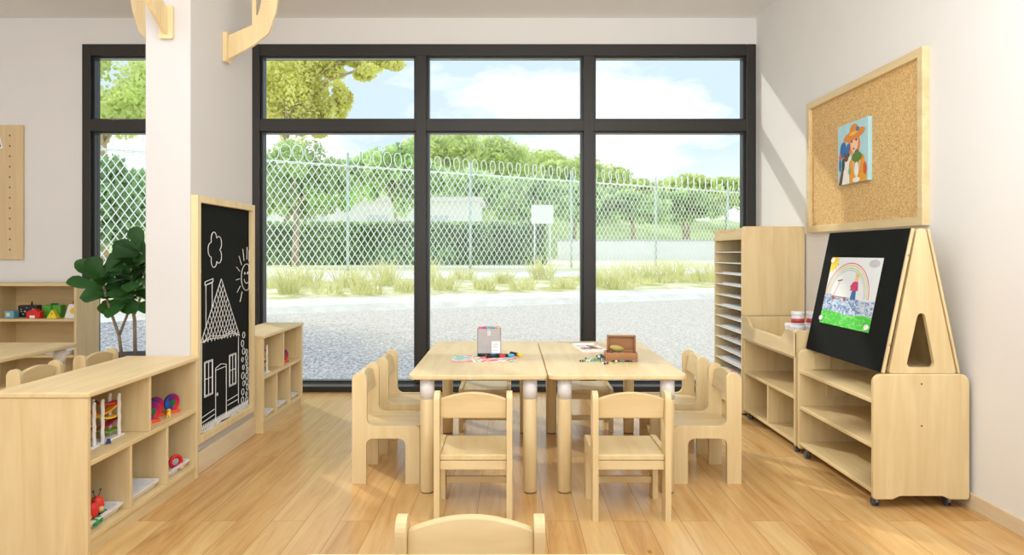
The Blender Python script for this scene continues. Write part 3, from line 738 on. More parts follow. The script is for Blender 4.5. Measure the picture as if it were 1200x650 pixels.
obj('hang_tab', prism(BM(), rrect(-.009, .009, .100, .128, .006), 'y', -.0375, -.0352), plain('tab_pale', rgb(205, 203, 200), .4), mc)
mcols = [(230,90,120),(240,190,60),(90,170,210),(200,80,160),(240,140,60),(100,180,100),(220,60,70),(120,120,200),(240,120,150),(80,190,190)]
MK = None
for i in range(16):
    x = -.11-.048+.0137*(i % 8); y = 3.565+(-.014 if i < 8 else .014); c = mcols[(i*3) % 10]
    t = thing('felt_marker', 'felt marker with a coloured cap standing inside the grey marker case', 'marker', (x, y, TT+.0045), group='markers standing in the grey case')
    obj('barrel', cyl(BM(), (0, 0, 0), (0, 0, .09), .006, seg=10), white, t); obj('cap', cyl(BM(), (0, 0, .09), (0, 0, .139), .0066, .0056, seg=10), colm(*c), t)
o = obj('painted_sheet', box(BM(), -.16, .16, -.11, .11, 0, .0012), None); o.location = (-.13, 3.415, TT)
o.data.materials.append(scribble('bright_paint', [(246,246,246),(240,210,60),(245,245,245),(230,60,70),(246,246,246),(70,190,110),(244,244,246),(60,160,230),(246,246,246)], 5))
tag(o, 'white sheet with bright painted splashes in front of the grey marker case', 'drawing')
def lying(label, x, y, rz, c, capc, z=.0085):
    t = thing('felt_marker', label, 'marker', (x, y, TT+.0014+z), rz, 'markers lying on the painted sheet')
    bm = BM(); cyl(bm, (-.045, 0, 0), (.02, 0, 0), .008, seg=14); obj('barrel', bm, colm(*c), t)
    obj('cap', cyl(BM(), (.02, 0, 0), (.05, 0, 0), .0085, .0075, seg=14), colm(*capc), t)
    obj('end_plug', cyl(BM(), (-.05, 0, 0), (-.045, 0, 0), .007, seg=14), colm(*capc), t)
lying('black marker with blue ends, leftmost of those lying on the painted sheet', -.12, 3.475, .05, (24,24,28), (50,150,200))
lying('black marker with light blue cap lying in the middle of the painted sheet', -.03, 3.46, -.15, (28,26,30), (90,170,210))
lying('black marker with a red cap lying just in front of the grey case', -.075, 3.44, .12, (22,22,26), (200,50,70))
lying('black marker with yellow cap lying at the right edge of the painted sheet', .028, 3.505, -1.0, (24,24,26), (240,200,40))
# paint box
pb = thing('paint_box', 'open white watercolour box with colour wells at the back of the right table', 'paint box', (.43, 3.755, TT), .12)
bm = BM(); box(bm, -.065, .065, -.13, .13, 0, .004); 
for a in ((-.065,-.060,-.13,.13),(.060,.065,-.13,.13),(-.060,.060,-.13,-.125),(-.060,.060,.125,.13),(-.060,.060,-.003,.003)): box(bm, *a, .004, .016)
obj('box', bm, white, pb, .001)
wc = [(200,80,180),(120,90,200),(70,120,220),(90,180,220),(90,190,120),(240,150,190),(240,200,60),(240,140,60),(210,60,60),(150,100,60),(60,70,80),(200,200,210)]
for i, c in enumerate(wc):
    x = -.048+.032*(i % 4); y = -.105+.042*(i//4)+(0 if i < 4 else 0); obj('colour_well', box(BM(), x-.013, x+.013, y-.018, y+.016, .004, .010), colm(*c), pb)
for i, c in enumerate(wc[:8]):
    x = -.048+.032*(i % 4); y = .03+.045*(i//4); obj('colour_well', box(BM(), x-.013, x+.013, y-.018, y+.018, .004, .010), colm(*[min(255, v+40) for v in c]), pb)
t = thing('paint_brush', 'thin black paint brush lying across the watercolour box', 'brush', (.44, 3.735, TT+.018), 2.0)
obj('handle', cyl(BM(), (-.07, 0, 0), (.03, 0, 0), .002, .003, seg=8), rubber, t); obj('bristles', cyl(BM(), (.03, 0, 0), (.05, 0, 0), .003, .001, seg=8), colm(60, 40, 30), t)
# wooden bead box
wb = thing('wooden_bead_box', 'small open walnut box with its lid up, full of beads on the right table', 'box', (.545, 3.37, TT), -.06)
bm = BM(); box(bm, -.078, .078, -.05, .05, 0, .006)
for a in ((-.078,-.070,-.05,.05),(.070,.078,-.05,.05),(-.070,.070,-.05,-.042),(-.070,.070,.042,.05)): box(bm, *a, .006, .042)
obj('case', bm, walnut, wb, .0015)
bm = BM(); box(bm, -.064, .078, .052, .058, .03, .118); box(bm, -.064, -.056, .030, .052, .045, .118); box(bm, .070, .078, .030, .052, .045, .118); box(bm, -.056, .070, .030, .052, .111, .118)
obj('lid', bm, walnut, wb, .0015)
bcols = [(60,70,80),(70,160,150),(235,235,230),(120,70,50),(40,40,44),(90,190,170),(205,150,90)]
bms = [colm(*c, .25) for c in bcols]; bmesh_me = []
for i, m in enumerate(bms):
    me = bpy.data.meshes.new('bead'); b_ = ball(BM(), (0, 0, 0), .0052, 10); b_.to_mesh(me); b_.free(); me.materials.append(m); bmesh_me.append(me)
def bead(x, y, z, label, group):
    o = bpy.data.objects.new('bead', random.choice(bmesh_me)); COL.objects.link(o); o.location = (x, y, z); tag(o, label, 'bead', group)
for layer in range(3):
    for i in range(9 if layer < 2 else 5):
        for j in range(5):
            if layer < 2 and 0 < i < 8 and j in (1, 2, 3) and layer == 0: continue
            x = .545-.060+.0132*(i+(2 if layer == 2 else 0)*.5)+.002*layer; y = 3.37-.030+.0132*j
            bead(x+random.uniform(-.001,.001), y, TT+.0115+.0105*layer+(0 if layer < 2 else .001), 'small round bead heaped inside the open walnut box', 'beads inside the walnut box')
q = [(.375+.010*i+.004*math.sin(i), 3.37-.035*math.sin(i*.38)+.02, TT+.0052) for i in range(9)]
q += [(.34+.011*i, 3.31+.004*i, TT+.0052) for i in range(8)]
q += [(.45+random.uniform(-.03, .05), 3.27+random.uniform(-.03, .03), TT+.0052) for i in range(9)]
q += [(.452+random.uniform(-.022, .008), 3.36+random.uniform(-.055, .06), TT+.0052+.0095*(i % 3)) for i in range(26)]
q += [(.50+.012*i, 3.308+random.uniform(-.006, .004), TT+.0052) for i in range(9)]
for p in q: bead(*p, 'small round bead spilled on the right table beside the walnut box', 'beads spilled on the table')

# small label-like books etc. in the lid
o = obj('bead_bag', ball(BM(), (0, 0, 0), .032, 16, (1.2, .5, .5)), colm(176, 156, 84)); o.location = (.545-.018, 3.372, TT+.058); o.rotation_euler = (0, .2, .2)
tag(o, 'crumpled yellow-green bag resting on the beads in the walnut box', 'bag')

# ------------------------------------------------------------------ left background bookcase
sx1 = -3.19; sx0 = -4.70; sy0, sy1 = 5.02, 5.30; H = .834
S = thing('wide_bookcase', 'wide open maple bookcase against the back wall at far left', 'bookcase', (sx0, sy0, 0))
Lx = sx1-sx0; Dy = sy1-sy0
obj('top_board', box(BM(), -.004, Lx+.004, -.005, Dy, H-.02, H), woodx, S, .003)
for x in (0, Lx-.02): obj('end_panel', box(BM(), x, x+.02, 0, Dy, 0, H-.02), woodz, S, .002)
divx = (25-598)*sy0/800-sx0
obj('divider', box(BM(), divx-.25, divx-.234, .003, Dy-.01, .05, H-.02), woodz, S)
for z in (.572, .305, .07): obj('shelf', box(BM(), .02, Lx-.02, .002, Dy-.01, z-.018, z), woodx, S, .002)
obj('back_panel', box(BM(), .02, Lx-.02, Dy-.01, Dy-.002, .05, H-.02), woodb, S)
obj('plinth', box(BM(), .02, Lx-.02, .01, .025, 0, .052), woodx, S)
def SX(px, y=5.08): return (px-598)*y/800
def blk(name, label, px0, px1, h, c, y=5.08, d=.06, extra=None):
    x0, x1 = SX(px0, y), SX(px1, y); t = thing(name, label, 'toy block', ((x0+x1)/2, y+d/2, .5725)); w = (x1-x0)/2
    obj('body', box(BM(), -w, w, -d/2, d/2, 0, h), colm(*c), t, .004); return t, w, d/2
t, w, d = blk('toy_block', 'small light blue cube with a pale square face on the wide bookcase', 5, 16, .055, (110, 170, 190))
obj('face_panel', box(BM(), -w*.6, w*.2, -d-.001, -d+.001, .014, .042), colm(215, 220, 190), t)
t, w, d = blk('black_toy_case', 'black toy case with white and yellow specks behind the red toy block', 21, 43, .09, (36, 36, 42), 5.16)
bm = BM()
for i in range(12): x = random.uniform(-w*.8, w*.6); z = random.uniform(.02, .075); box(bm, x, x+random.uniform(.004, .014), -d-.001, -d+.001, z, z+random.uniform(.004, .012))
obj('specks', bm, colm(230, 220, 190), t)
obj('knob', cyl(BM(), (w*.2, 0, .09), (w*.2, 0, .118), .008, .004, 10), colm(40, 40, 40), t)
t = thing('red_toy_block', 'red toy block with a peaked top and a white patch on the wide bookcase', 'toy block', (SX(38, 5.06), 5.09, .5725))
obj('body', prism(BM(), rnd([(-.05,0,.006),(.05,0,.006),(.052,.05,.006),(.03,.055,0),(.012,.072,.006),(-.004,.066,.004),(-.03,.058,.004),(-.05,.045,.006)], 3), 'y', -.025, .025), colm(215, 40, 36), t, .003)
obj('white_patch', box(BM(), -.024, .014, -.0265, -.024, .003, .022), paper, t)
t, w, d = blk('green_toy_box', 'bright green toy box with a gift bow on the wide bookcase', 50, 71, .092, (84, 170, 60), 5.15)
obj('ribbon', box(BM(), -w*.1, w*.1, -d-.001, d, .0, .093), colm(50, 120, 50), t)
bm = BM(); ball(bm, (-.01, 0, .098), .012, 10, (1.5, .7, .7)); ball(bm, (.014, 0, .098), .012, 10, (1.5, .7, .7)); obj('bow', bm, colm(40, 110, 60), t)
t = thing('yellow_toy_wedge', 'yellow triangular toy block leaning before the green toy box', 'toy block', (SX(60, 5.06), 5.085, .5725))
obj('body', prism(BM(), rnd([(-.04,0,.004),(.04,0,.004),(.002,.07,.006)], 3), 'y', -.02, .02), colm(240, 220, 50), t, .002)
obj('dark_mark', prism(BM(), [(-.008,.03),(.008,.03),(0,.045)], 'y', -.0212, -.0195), colm(150, 160, 40), t)
t = thing('toy_bird_house', 'white tapered toy with a yellow disc, right end of the wide bookcase', 'toy', (SX(83.5, 5.08), 5.11, .5725))
obj('body', prism(BM(), rnd([(-.055,0,.004),(.05,0,.004),(.04,.105,.01),(-.02,.105,.01)], 3), 'y', -.03, .03), white, t, .003)
obj('yellow_disc', cyl(BM(), (.012, -.032, .055), (.012, -.029, .055), .022, seg=20), colm(240, 200, 60), t)
obj('dark_top', ball(BM(), (.01, 0, .115), .016, 12, (1, .8, 1.2)), colm(50, 44, 40), t)
o = TR.copy(); COL.objects.link(o); o.location = (SX(75, 5.15), 5.15, .3055); o.rotation_euler.z = PI/2; o['label'] = 'white tray on the lower shelf of the wide bookcase, behind the left table leg'; o['group'] = 'tray in the wide bookcase'
# toy on the left table
t = thing('wooden_toy_vehicle', 'white-wheeled toy vehicle with a yellow block, on the far left table', 'toy', (-3.00, 4.0-.12, TT))
obj('body', prism(BM(), rrect(-.07, .055, .02, .055, .01), 'y', -.02, .02), white, t, .002)
obj('cab', box(BM(), -.02, .045, -.018, .018, .055, .075), colm(245, 215, 60), t, .003)
for x in (-.045, .04):
    for s in (-1, 1):
        w = obj('wheel', cyl(BM(), (x, s*.021, .027), (x, s*.031, .027), .027, seg=24), white, t, .002)
        obj('hub_cap', cyl(BM(), (x, s*.031, .027), (x, s*.033, .027), .009, seg=14), colm(200, 40, 40), w)
# pegboard
PZ0, PZ1 = WZ(304), WZ(147); px1 = WX(29)
P = thing('pegboard', 'pale wooden pegboard with rows of holes on the back wall at far left', 'pegboard', (px1, BY-.0006, PZ0))
obj('board', box(BM(), -.95, 0, -.022, 0, 0, PZ1-PZ0), wood('peg_wood', rgb(226, 200, 158), rgb(216, 188, 144), 'z'), P, .002)
bm = BM()
for r in range(12):
    for c in range(10): cyl(bm, (-.1-.09*c, -.0226, .077+.0804*r), (-.1-.09*c, -.0215, .077+.0804*r), .0075, seg=10)
obj('peg_holes', bm, colm(120, 96, 66), P)
t = thing('photo_card', 'small tilted white-bordered picture card pinned at the edge of the pegboard', 'picture', (WX(-4), BY-.024, WZ(167)))
t.rotation_euler.y = -.28
obj('card', box(BM(), -.055, .055, -.004, 0, -.065, .065), paper, t); obj('print', box(BM(), -.043, .043, -.005, -.0035, -.05, .053), colm(70, 66, 62), t)

# ------------------------------------------------------------------ fiddle leaf fig
FX, FYY = -2.50, 4.45
pl = thing('fig_plant', 'large fiddle-leaf fig with glossy dark leaves standing left of the pillar', 'plant', (FX, FYY, 0))
stems = [([(-.03,0,.36),(-.05,0,.52),(-.10,-.02,.70),(-.15,-.02,.88)], .011), ([(-.05,0,.52),(.0,.01,.66),(.03,.02,.85)], .009), ([(.045,.02,.36),(.04,.02,.62),(.02,.02,.74),(.02,.02,.98)], .012), ([(.04,.02,.66),(.09,.02,.80),(.12,0,1.02)], .009)]
bm = BM()
for pts, r in stems: smoothtube(bm, pts, [r*(1-.12*i) for i in range(len(pts))], 8)
obj('stem', bm, plain('fig_bark', rgb(158, 140, 118), .8, var=.2, scale=60), pl)
def leaf(bm, base, d, up, L, W):
    d = d.normalized(); s = d.cross(up).normalized(); n = s.cross(d).normalized()
    prof = [(0,.06),(.12,.30),(.28,.52),(.42,.56),(.56,.78),(.74,1.0),(.88,.86),(.97,.45),(1,.08)]
    prev = None
    for t_, w in prof:
        c = base+d*L*t_-n*L*.28*t_*t_
        row = [bm.verts.new(c-s*W*w*.5+n*W*.14*w), bm.verts.new(c-s*W*w*.25+n*W*.03), bm.verts.new(c), bm.verts.new(c+s*W*w*.25+n*W*.03), bm.verts.new(c+s*W*w*.5+n*W*.14*w)]
        if prev:
            for k in range(4):
                f = bm.faces.new([prev[k], prev[k+1], row[k+1], row[k]]); f.smooth = True
        prev = row
bm = BM(); rl = random.Random(3)
for pts, n in ((stems[0][0], 17), (stems[1][0], 12), (stems[2][0], 20), (stems[3][0], 18)):
    top = Vector(pts[-1]); low = Vector(pts[-2])
    for i in range(n):
        u = i/(n-1); b0 = low.lerp(top, .25+.85*u); a = i*2.4+rl.uniform(-.3, .3)
        el = -.15+1.15*u+rl.uniform(-.2, .2)
        d = Vector((math.cos(a)*math.cos(el), math.sin(a)*math.cos(el), math.sin(el)))
        leaf(bm, b0, d, Vector((rl.uniform(-.3,.3), -.75, .8)) if abs(d.y) < .8 else Vector((0, 0, 1)), rl.uniform(.15, .225), rl.uniform(.10, .14))
obj('foliage', bm, leafmat('fig_leaf', rgb(58, 110, 48), .15, .45), pl)
bm = BM()
prof = [(.13, 0), (.17, .06), (.185, .30), (.185, .395), (.17, .395), (.165, .33)]
rings = [[bm.verts.new((r*math.cos(2*PI*k/32), r*math.sin(2*PI*k/32), z)) for k in range(32)] for r, z in prof]
for a, b in zip(rings, rings[1:]):
    for k in range(32): f = bm.faces.new([a[k], a[(k+1) % 32], b[(k+1) % 32], b[k]]); f.smooth = True
bm.faces.new(list(reversed(rings[0]))); bmesh.ops.recalc_face_normals(bm, faces=bm.faces)
pot = obj('planter', bm, plain('planter_grey', rgb(96, 100, 108), .6), pl)
obj('soil', cyl(BM(), (0, 0, .33), (0, 0, .365), .166, seg=32), colm(70, 56, 44, .9), pl)

# ------------------------------------------------------------------ outdoors
def prof_z(q):
    P = [(0,-.03),(5,-.02),(9,.36),(9.05,.42),(9.9,.47),(9.95,.47),(12.5,.60),(14,.66),(40,.66),(400,.66)]
    for (a, za), (b, zb) in zip(P, P[1:]):
        if q <= b: return za+(zb-za)*max(0, q-a)/(b-a)
    return .66
def gz(x, y):
    q = y-.45*x; s = min(1, max(0, (y-5.4)/2)); s = s*s*(3-2*s)
    return prof_z(q)*s-.03*(1-s)
def ground_strip(name, q0, q1, nq, m, label, lift=0, xr=(-12, 14), nx=40):
    bm = BM(); rows = []
    for i in range(nq+1):
        q = q0+(q1-q0)*i/nq; row = []
        for k in range(nx+1):
            x = xr[0]+(xr[1]-xr[0])*k/nx; y = max(5.47, q+.45*x); row.append(bm.verts.new((x, y, gz(x, y)+lift)))
        rows.append(row)
    for a, b in zip(rows, rows[1:]):
        for k in range(nx):
            if (a[k].co-b[k].co).length < 1e-5 and (a[k+1].co-b[k+1].co).length < 1e-5: continue
            bm.faces.new([a[k], a[k+1], b[k+1], b[k]])
    o = obj(name, bm, m); o['kind'] = 'structure'; o['label'] = label; o['category'] = 'ground'; return o
def asphalt():  # near strip carries the building's shade as a darker bluish colour
    m, nt, b = newmat('asphalt'); N = nt.nodes.new; L = nt.links.new
    tc = N('ShaderNodeTexCoord'); sp = N('ShaderNodeSeparateXYZ'); L(tc.outputs['Object'], sp.inputs[0])
    n = N('ShaderNodeTexNoise'); n.inputs['Scale'].default_value = 34; n.inputs['Detail'].default_value = 6; n.inputs['Roughness'].default_value = .8; L(tc.outputs['Object'], n.inputs['Vector'])
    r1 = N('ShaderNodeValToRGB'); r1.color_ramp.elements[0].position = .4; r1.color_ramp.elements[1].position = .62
    r1.color_ramp.elements[0].color = rgb(120, 124, 136)+(1,); r1.color_ramp.elements[1].color = rgb(216, 216, 220)+(1,)  # bluish speckle for the painted shade by the windows
    r2 = N('ShaderNodeValToRGB'); r2.color_ramp.elements[0].position = .35; r2.color_ramp.elements[1].position = .6
    r2.color_ramp.elements[0].color = rgb(178, 172, 166)+(1,); r2.color_ramp.elements[1].color = rgb(238, 230, 220)+(1,)  # pale speckle for the sunlit part of the same yard
    L(n.outputs['Fac'], r1.inputs['Fac']); L(n.outputs['Fac'], r2.inputs['Fac'])
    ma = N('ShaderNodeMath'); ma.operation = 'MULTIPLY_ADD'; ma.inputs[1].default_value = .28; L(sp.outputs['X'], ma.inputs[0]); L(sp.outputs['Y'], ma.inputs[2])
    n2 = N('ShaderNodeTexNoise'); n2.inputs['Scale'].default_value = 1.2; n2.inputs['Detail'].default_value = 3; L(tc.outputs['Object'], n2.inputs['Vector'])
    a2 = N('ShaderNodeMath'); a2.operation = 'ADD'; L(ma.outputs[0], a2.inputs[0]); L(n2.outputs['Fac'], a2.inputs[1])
    mr = N('ShaderNodeMapRange'); mr.inputs[1].default_value = 6.5; mr.inputs[2].default_value = 7.4; L(a2.outputs[0], mr.inputs[0])  # soft edge of the painted shade
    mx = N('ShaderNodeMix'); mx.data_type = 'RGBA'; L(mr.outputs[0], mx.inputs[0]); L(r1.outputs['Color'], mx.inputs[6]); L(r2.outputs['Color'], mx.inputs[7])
    L(mx.outputs[2], b.inputs['Base Color']); b.inputs['Roughness'].default_value = .9
    return m
ground_strip('ground_drive', -2, 9, 44, asphalt(), 'speckled asphalt yard outside the windows, building shade painted into its near strip')
ground_strip('ground_kerb', 9, 9.95, 4, speckle('kerb_pale', rgb(226, 220, 210), rgb(246, 244, 238), 4), 'pale concrete kerb edge')
verge = speckle('verge', rgb(196, 194, 120), rgb(240, 234, 206), 2.2, lo=.4, hi=.58)
ground_strip('ground_verge', 9.95, 12.6, 6, verge, 'dry sandy grass verge')
ground_strip('ground_path', 12.6, 14.2, 3, speckle('path_pale', rgb(232, 228, 220), rgb(248, 246, 242), 3), 'pale concrete path before the fence', xr=(-14, 18))
ground_strip('ground_field', 14.2, 160, 20, speckle('field_pale', rgb(232, 226, 176), rgb(248, 246, 236), .25, lo=.42, hi=.6), 'pale bright field behind the fence', xr=(-70, 110), nx=30)
# grass tufts
gm = leafmat('dry_grass', rgb(240, 238, 180), .5, .25)
def tuft(loc, label, R, hgt, n, seed):
    rr = random.Random(seed); bm = BM()
    for i in range(n):
        a = rr.uniform(0, 2*PI); r = R*math.sqrt(rr.random()); x, y = r*math.cos(a), r*math.sin(a)*.6
        h = hgt*rr.uniform(.5, 1.1); lean = Vector((rr.uniform(-.5, .5)+x*.8, rr.uniform(-.3, .3), 1)).normalized()
        w = .008; p = Vector((x, y, 0)); m_ = p+lean*h*.55; tp = m_+(lean+Vector((lean.x*.7, 0, -.15)))*h*.45
        a1, a2 = bm.verts.new(p-Vector((w, 0, 0))), bm.verts.new(p+Vector((w, 0, 0))); b1_, b2_ = bm.verts.new(m_-Vector((w*.7, 0, 0))), bm.verts.new(m_+Vector((w*.7, 0, 0))); c = bm.verts.new(tp)
        bm.faces.new([a1, a2, b2_, b1_]); bm.faces.new([b1_, b2_, c])
    o = obj('grass_tuft', bm, gm); o.location = loc; tag(o, label, 'grass', 'dry grass tufts along the verge'); return o
k = 0
GL = 'dry yellow-green grass tuft growing on the verge in front of the wire fence'
for px in list(range(314, 690, 23))+list(range(700, 850, 13))+[118, 133, 150, 165]:
    q = random.uniform(10.1, 11.0) if k % 2 else random.uniform(11.2, 12.3)
    s = (px-598)/800; Y = q/(1-.45*s); X = s*Y
    tuft((X, Y, gz(X, Y)-.01), GL, random.uniform(.14, .24), random.choice([.18, .28, .4, .5]), 80, k); k += 1
# fence
F0, F1 = Vector((-9.0, 11.6)), Vector((13.0, 25.17)); FL = (F1-F0).length; fd = (F1-F0).normalized()
wire = plain('fence_wire', rgb(250, 252, 250), .6, 0, var=.01)
FZ, FH = .64, 2.33
fe = thing('chain_link_fence', 'tall white chain-link fence with coiled razor wire behind the grass verge', 'fence', (F0.x, F0.y, FZ), math.atan2(fd.y, fd.x))
def quadwire(bm, a, b, w, ax):
    a, b = Vector(a), Vector(b); d = (b-a).normalized(); s = d.cross(Vector((0, 1, 0))).normalized()*w; t_ = Vector((0, w, 0))
    V = [[bm.verts.new(p+o) for o in (s, t_, -s, -t_)] for p in (a, b)]
    for i in range(4): bm.faces.new([V[0][i], V[0][(i+1) % 4], V[1][(i+1) % 4], V[1][i]])
bm = BM(); cw, ch = .145, .22; run = FH*cw/ch
x = -run
while x < FL:
    for dirn in (1, -1):
        a = Vector((x, 0, 0)) if dirn == 1 else Vector((x+run, 0, 0)); b = Vector((x+run, 0, FH)) if dirn == 1 else Vector((x, 0, FH))
        # clip to [0, FL]
        d = b-a
        t0_, t1_ = 0, 1
        if abs(d.x) > 0:
            ta, tb = (0-a.x)/d.x, (FL-a.x)/d.x
            t0_, t1_ = max(0, min(ta, tb)), min(1, max(ta, tb))
        if t1_ > t0_: quadwire(bm, a+d*t0_, a+d*t1_, .0088, dirn)
    x += cw
obj('wire_mesh', bm, wire, fe)
for xx in [.3+3.05*i for i in range(9)]:
    p = obj('post', cyl(BM(), (xx, .03, -.1), (xx, .03, FH+.28), .032, seg=10), plain('post_green', rgb(196, 218, 208), .5), fe)
bm = BM()
for z in (FH,): cyl(bm, (0, .02, z), (FL, .02, z), .014, seg=6)
obj('rail', bm, wire, fe)
bm = BM(); prev = None; N_ = int(FL/.25*14)
for i in range(N_):
    a = 2*PI*i/14; p = (FL*i/N_+.2*math.cos(a), .12*math.cos(a), FH+.16+.2*math.sin(a))
    if prev: cyl(bm, prev, p, .0105, .0105, 4, False)
    prev = p
obj('razor_coil', bm, wire, fe)
# vegetation
def cloud(bm, c, R, n, size, rr, shell=.55, nb=14):
    # clumps on an ellipsoid, each a spray of small leaf quads
    clumps = []
    for i in range(nb):
        v = Vector((rr.gauss(0, 1), rr.gauss(0, 1), rr.gauss(0, 1))).normalized()*rr.uniform(shell, 1)
        clumps.append((Vector((c[0]+v.x*R[0]*.8, c[1]+v.y*R[1]*.8, c[2]+v.z*R[2]*.8)), rr.uniform(.28, .48)))
    for i in range(n):
        cc, cr = clumps[rr.randrange(nb)]
        v = Vector((rr.gauss(0, 1), rr.gauss(0, 1), rr.gauss(0, 1))).normalized()*(rr.random()**.5)
        p = cc+Vector((v.x*R[0], v.y*R[1], v.z*R[2]))*cr
        u = Vector((rr.uniform(-1, 1), rr.uniform(-1, 1), rr.uniform(-1, 1))).normalized(); w = u.orthogonal().normalized()
        s = size*rr.uniform(.6, 1.3)
        bm.faces.new([bm.verts.new(p+u*s), bm.verts.new(p+w*s*.6), bm.verts.new(p-u*s), bm.verts.new(p-w*s*.6)])
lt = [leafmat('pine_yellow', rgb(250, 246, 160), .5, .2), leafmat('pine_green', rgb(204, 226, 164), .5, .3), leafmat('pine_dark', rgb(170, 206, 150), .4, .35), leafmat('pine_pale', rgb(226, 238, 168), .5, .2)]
bark = plain('bark', rgb(190, 170, 146), .9, var=.25, scale=8)
def tree(label, px, Y, ytop, ybot, wpx, m, n, size, seed, group=None, trunk=True, nb=14, extra=()):
    rr = random.Random(seed); X = (px-598)*Y/800; zt = 1.06-(ytop-296)*Y/800; zb = 1.06-(ybot-296)*Y/800; W = wpx*Y/800/2
    g0 = .6
    t = thing('pine_tree', label, 'tree', (X, Y, g0), group=group)
    bm = BM(); cloud(bm, (0, 0, (zt+zb)/2-g0), (W, W*.8, (zt-zb)/2), n, size, rr, nb=nb)
    hz_ = (zt+zb)/2-g0; limbs = []
    for ex, et, eb, ew, en, enb in extra:
        cx_ = (ex-px)*Y/800; cz_ = 1.06-((et+eb)/2-296)*Y/800-g0; cloud(bm, (cx_, 0, cz_), (ew*Y/1600, ew*Y/2000, (eb-et)*Y/1600), en, size, rr, nb=enb); limbs.append((cx_, cz_))
    obj('crown', bm, m, t)
    if trunk:
        bm = BM(); smoothtube(bm, [(0,0,0),(W*.05,0,hz_*.5),(-W*.04,0,hz_)], [W*.05+.05, W*.035+.04, .04], 8)
        for a in range(5):
            an = a*1.26; smoothtube(bm, [(0,0,hz_*.7),(math.cos(an)*W*.3,math.sin(an)*W*.3,hz_*.88),(math.cos(an)*W*.5,math.sin(an)*W*.5,hz_*1.02)], [W*.015+.03, .03, .02], 6)
        for lx, lz in limbs: smoothtube(bm, [(0,0,hz_*.8),(lx*.5,0,lz*.93),(lx,0,lz)], [.09, .06, .03], 6)
        obj('trunk', bm, bark, t)
    return t
tree('big yellow-green pine filling the upper left window pane', 335, 25, 34, 170, 120, lt[0], 13000, .085, 1, nb=34, extra=((400, 55, 90, 60, 2600, 8), (440, 56, 96, 70, 2600, 8), (392, 95, 150, 45, 1800, 7), (372, 130, 165, 50, 1500, 6)))
tree('bright green tree behind the fence in the narrow left window', 120, 17, 40, 178, 170, lt[3], 10000, .08, 3, nb=26)
tree('loose green tree behind the fence in the lower left pane', 345, 19.5, 160, 262, 110, lt[1], 8000, .075, 4, nb=22, extra=((385, 190, 262, 70, 3500, 9), (312, 175, 262, 50, 2500, 8)))
tree('small tree behind the hedge near the second pane', 462, 30, 158, 262, 70, lt[1], 4500, .12, 5, nb=14)
tree('shorter darker tree in the narrow left window, low behind the fence', 150, 14.5, 182, 300, 120, lt[2], 9000, .07, 6, nb=24)
hz = [(520,150,215,95),(575,158,222,95),(628,172,225,85),(672,182,228,70),(712,190,240,60),(760,205,245,80),(805,204,242,75),(850,208,246,80),(900,210,250,70),(500,190,250,100),(560,200,255,100),(620,205,262,90),(680,212,262,80),(740,220,262,80),(800,222,262,80),(430,180,232,90)]
for i, (px, yt, yb, w) in enumerate(hz):
    lab = 'umbrella pine on the far wooded hill beyond the fence' if i < 9 else 'darker tree on the lower slope of the far hill beyond the fence'
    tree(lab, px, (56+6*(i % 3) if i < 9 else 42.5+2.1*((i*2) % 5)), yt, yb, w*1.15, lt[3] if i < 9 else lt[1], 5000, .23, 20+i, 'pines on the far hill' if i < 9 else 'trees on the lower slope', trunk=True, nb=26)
# hill body
bm = BM(); hp = [(-40, 5.0), (-15, 8.2), (-6, 8.6), (0, 7.6), (8, 5.4), (14, 4.6), (22, 4.6), (30, 3.6), (50, 2.0)]
rows = []
for j, (yy, f_) in enumerate(((54, 0), (60, .55), (66, .85), (74, 1.0), (90, .9))):
    row = []
    for i in range(61):
        x = -40+90*i/60
        for (a, za), (b, zb_) in zip(hp, hp[1:]):
            if a <= x <= b: h = za+(zb_-za)*(x-a)/(b-a); break
        row.append(bm.verts.new((x, yy, .5+(h-.5)*f_+.5*noise.noise(Vector((x*.5, yy*.5, 1)))*f_)))
    rows.append(row)
for a, b in zip(rows, rows[1:]):
    for k in range(60): f = bm.faces.new([a[k], a[k+1], b[k+1], b[k]]); f.smooth = True
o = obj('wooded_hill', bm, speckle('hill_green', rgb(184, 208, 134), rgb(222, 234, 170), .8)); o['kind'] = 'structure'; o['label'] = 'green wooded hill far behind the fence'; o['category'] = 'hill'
# hedge
def hedge(label, px0, px1, ytop, Y, m, seed):
    rr = random.Random(seed); x0, x1 = (px0-598)*Y/800, (px1-598)*Y/800; zt = 1.06-(ytop-296)*Y/800; g0 = gz((x0+x1)/2, Y)
    t = thing('hedge', label, 'hedge', ((x0+x1)/2, Y, g0)); W = (x1-x0)/2; Hh = zt-g0
    bm = BM()
    for i in range(int(2600*W*Hh/2)):
        p = Vector((rr.uniform(-W, W), rr.choice([-.5, rr.uniform(-.5, .5)])+rr.uniform(-.06, .06), rr.uniform(0, Hh))) if rr.random() < .8 else Vector((rr.uniform(-W, W), rr.uniform(-.5, .5), Hh+rr.uniform(-.06, .05)))
        u = Vector((rr.uniform(-1, 1), rr.uniform(-1, 1), rr.uniform(-1, 1))).normalized(); w = u.orthogonal().normalized(); s = rr.uniform(.05, .09)
        bm.faces.new([bm.verts.new(p+u*s), bm.verts.new(p+w*s*.6), bm.verts.new(p-u*s), bm.verts.new(p-w*s*.6)])
    obj('foliage', bm, m, t)
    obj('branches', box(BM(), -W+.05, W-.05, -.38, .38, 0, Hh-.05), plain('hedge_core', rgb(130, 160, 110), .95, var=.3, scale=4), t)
hedge('long clipped green hedge behind the fence across the left two panes', 250, 640, 262, 23, leafmat('hedge_leaf', rgb(176, 200, 146), .35, .4), 8)
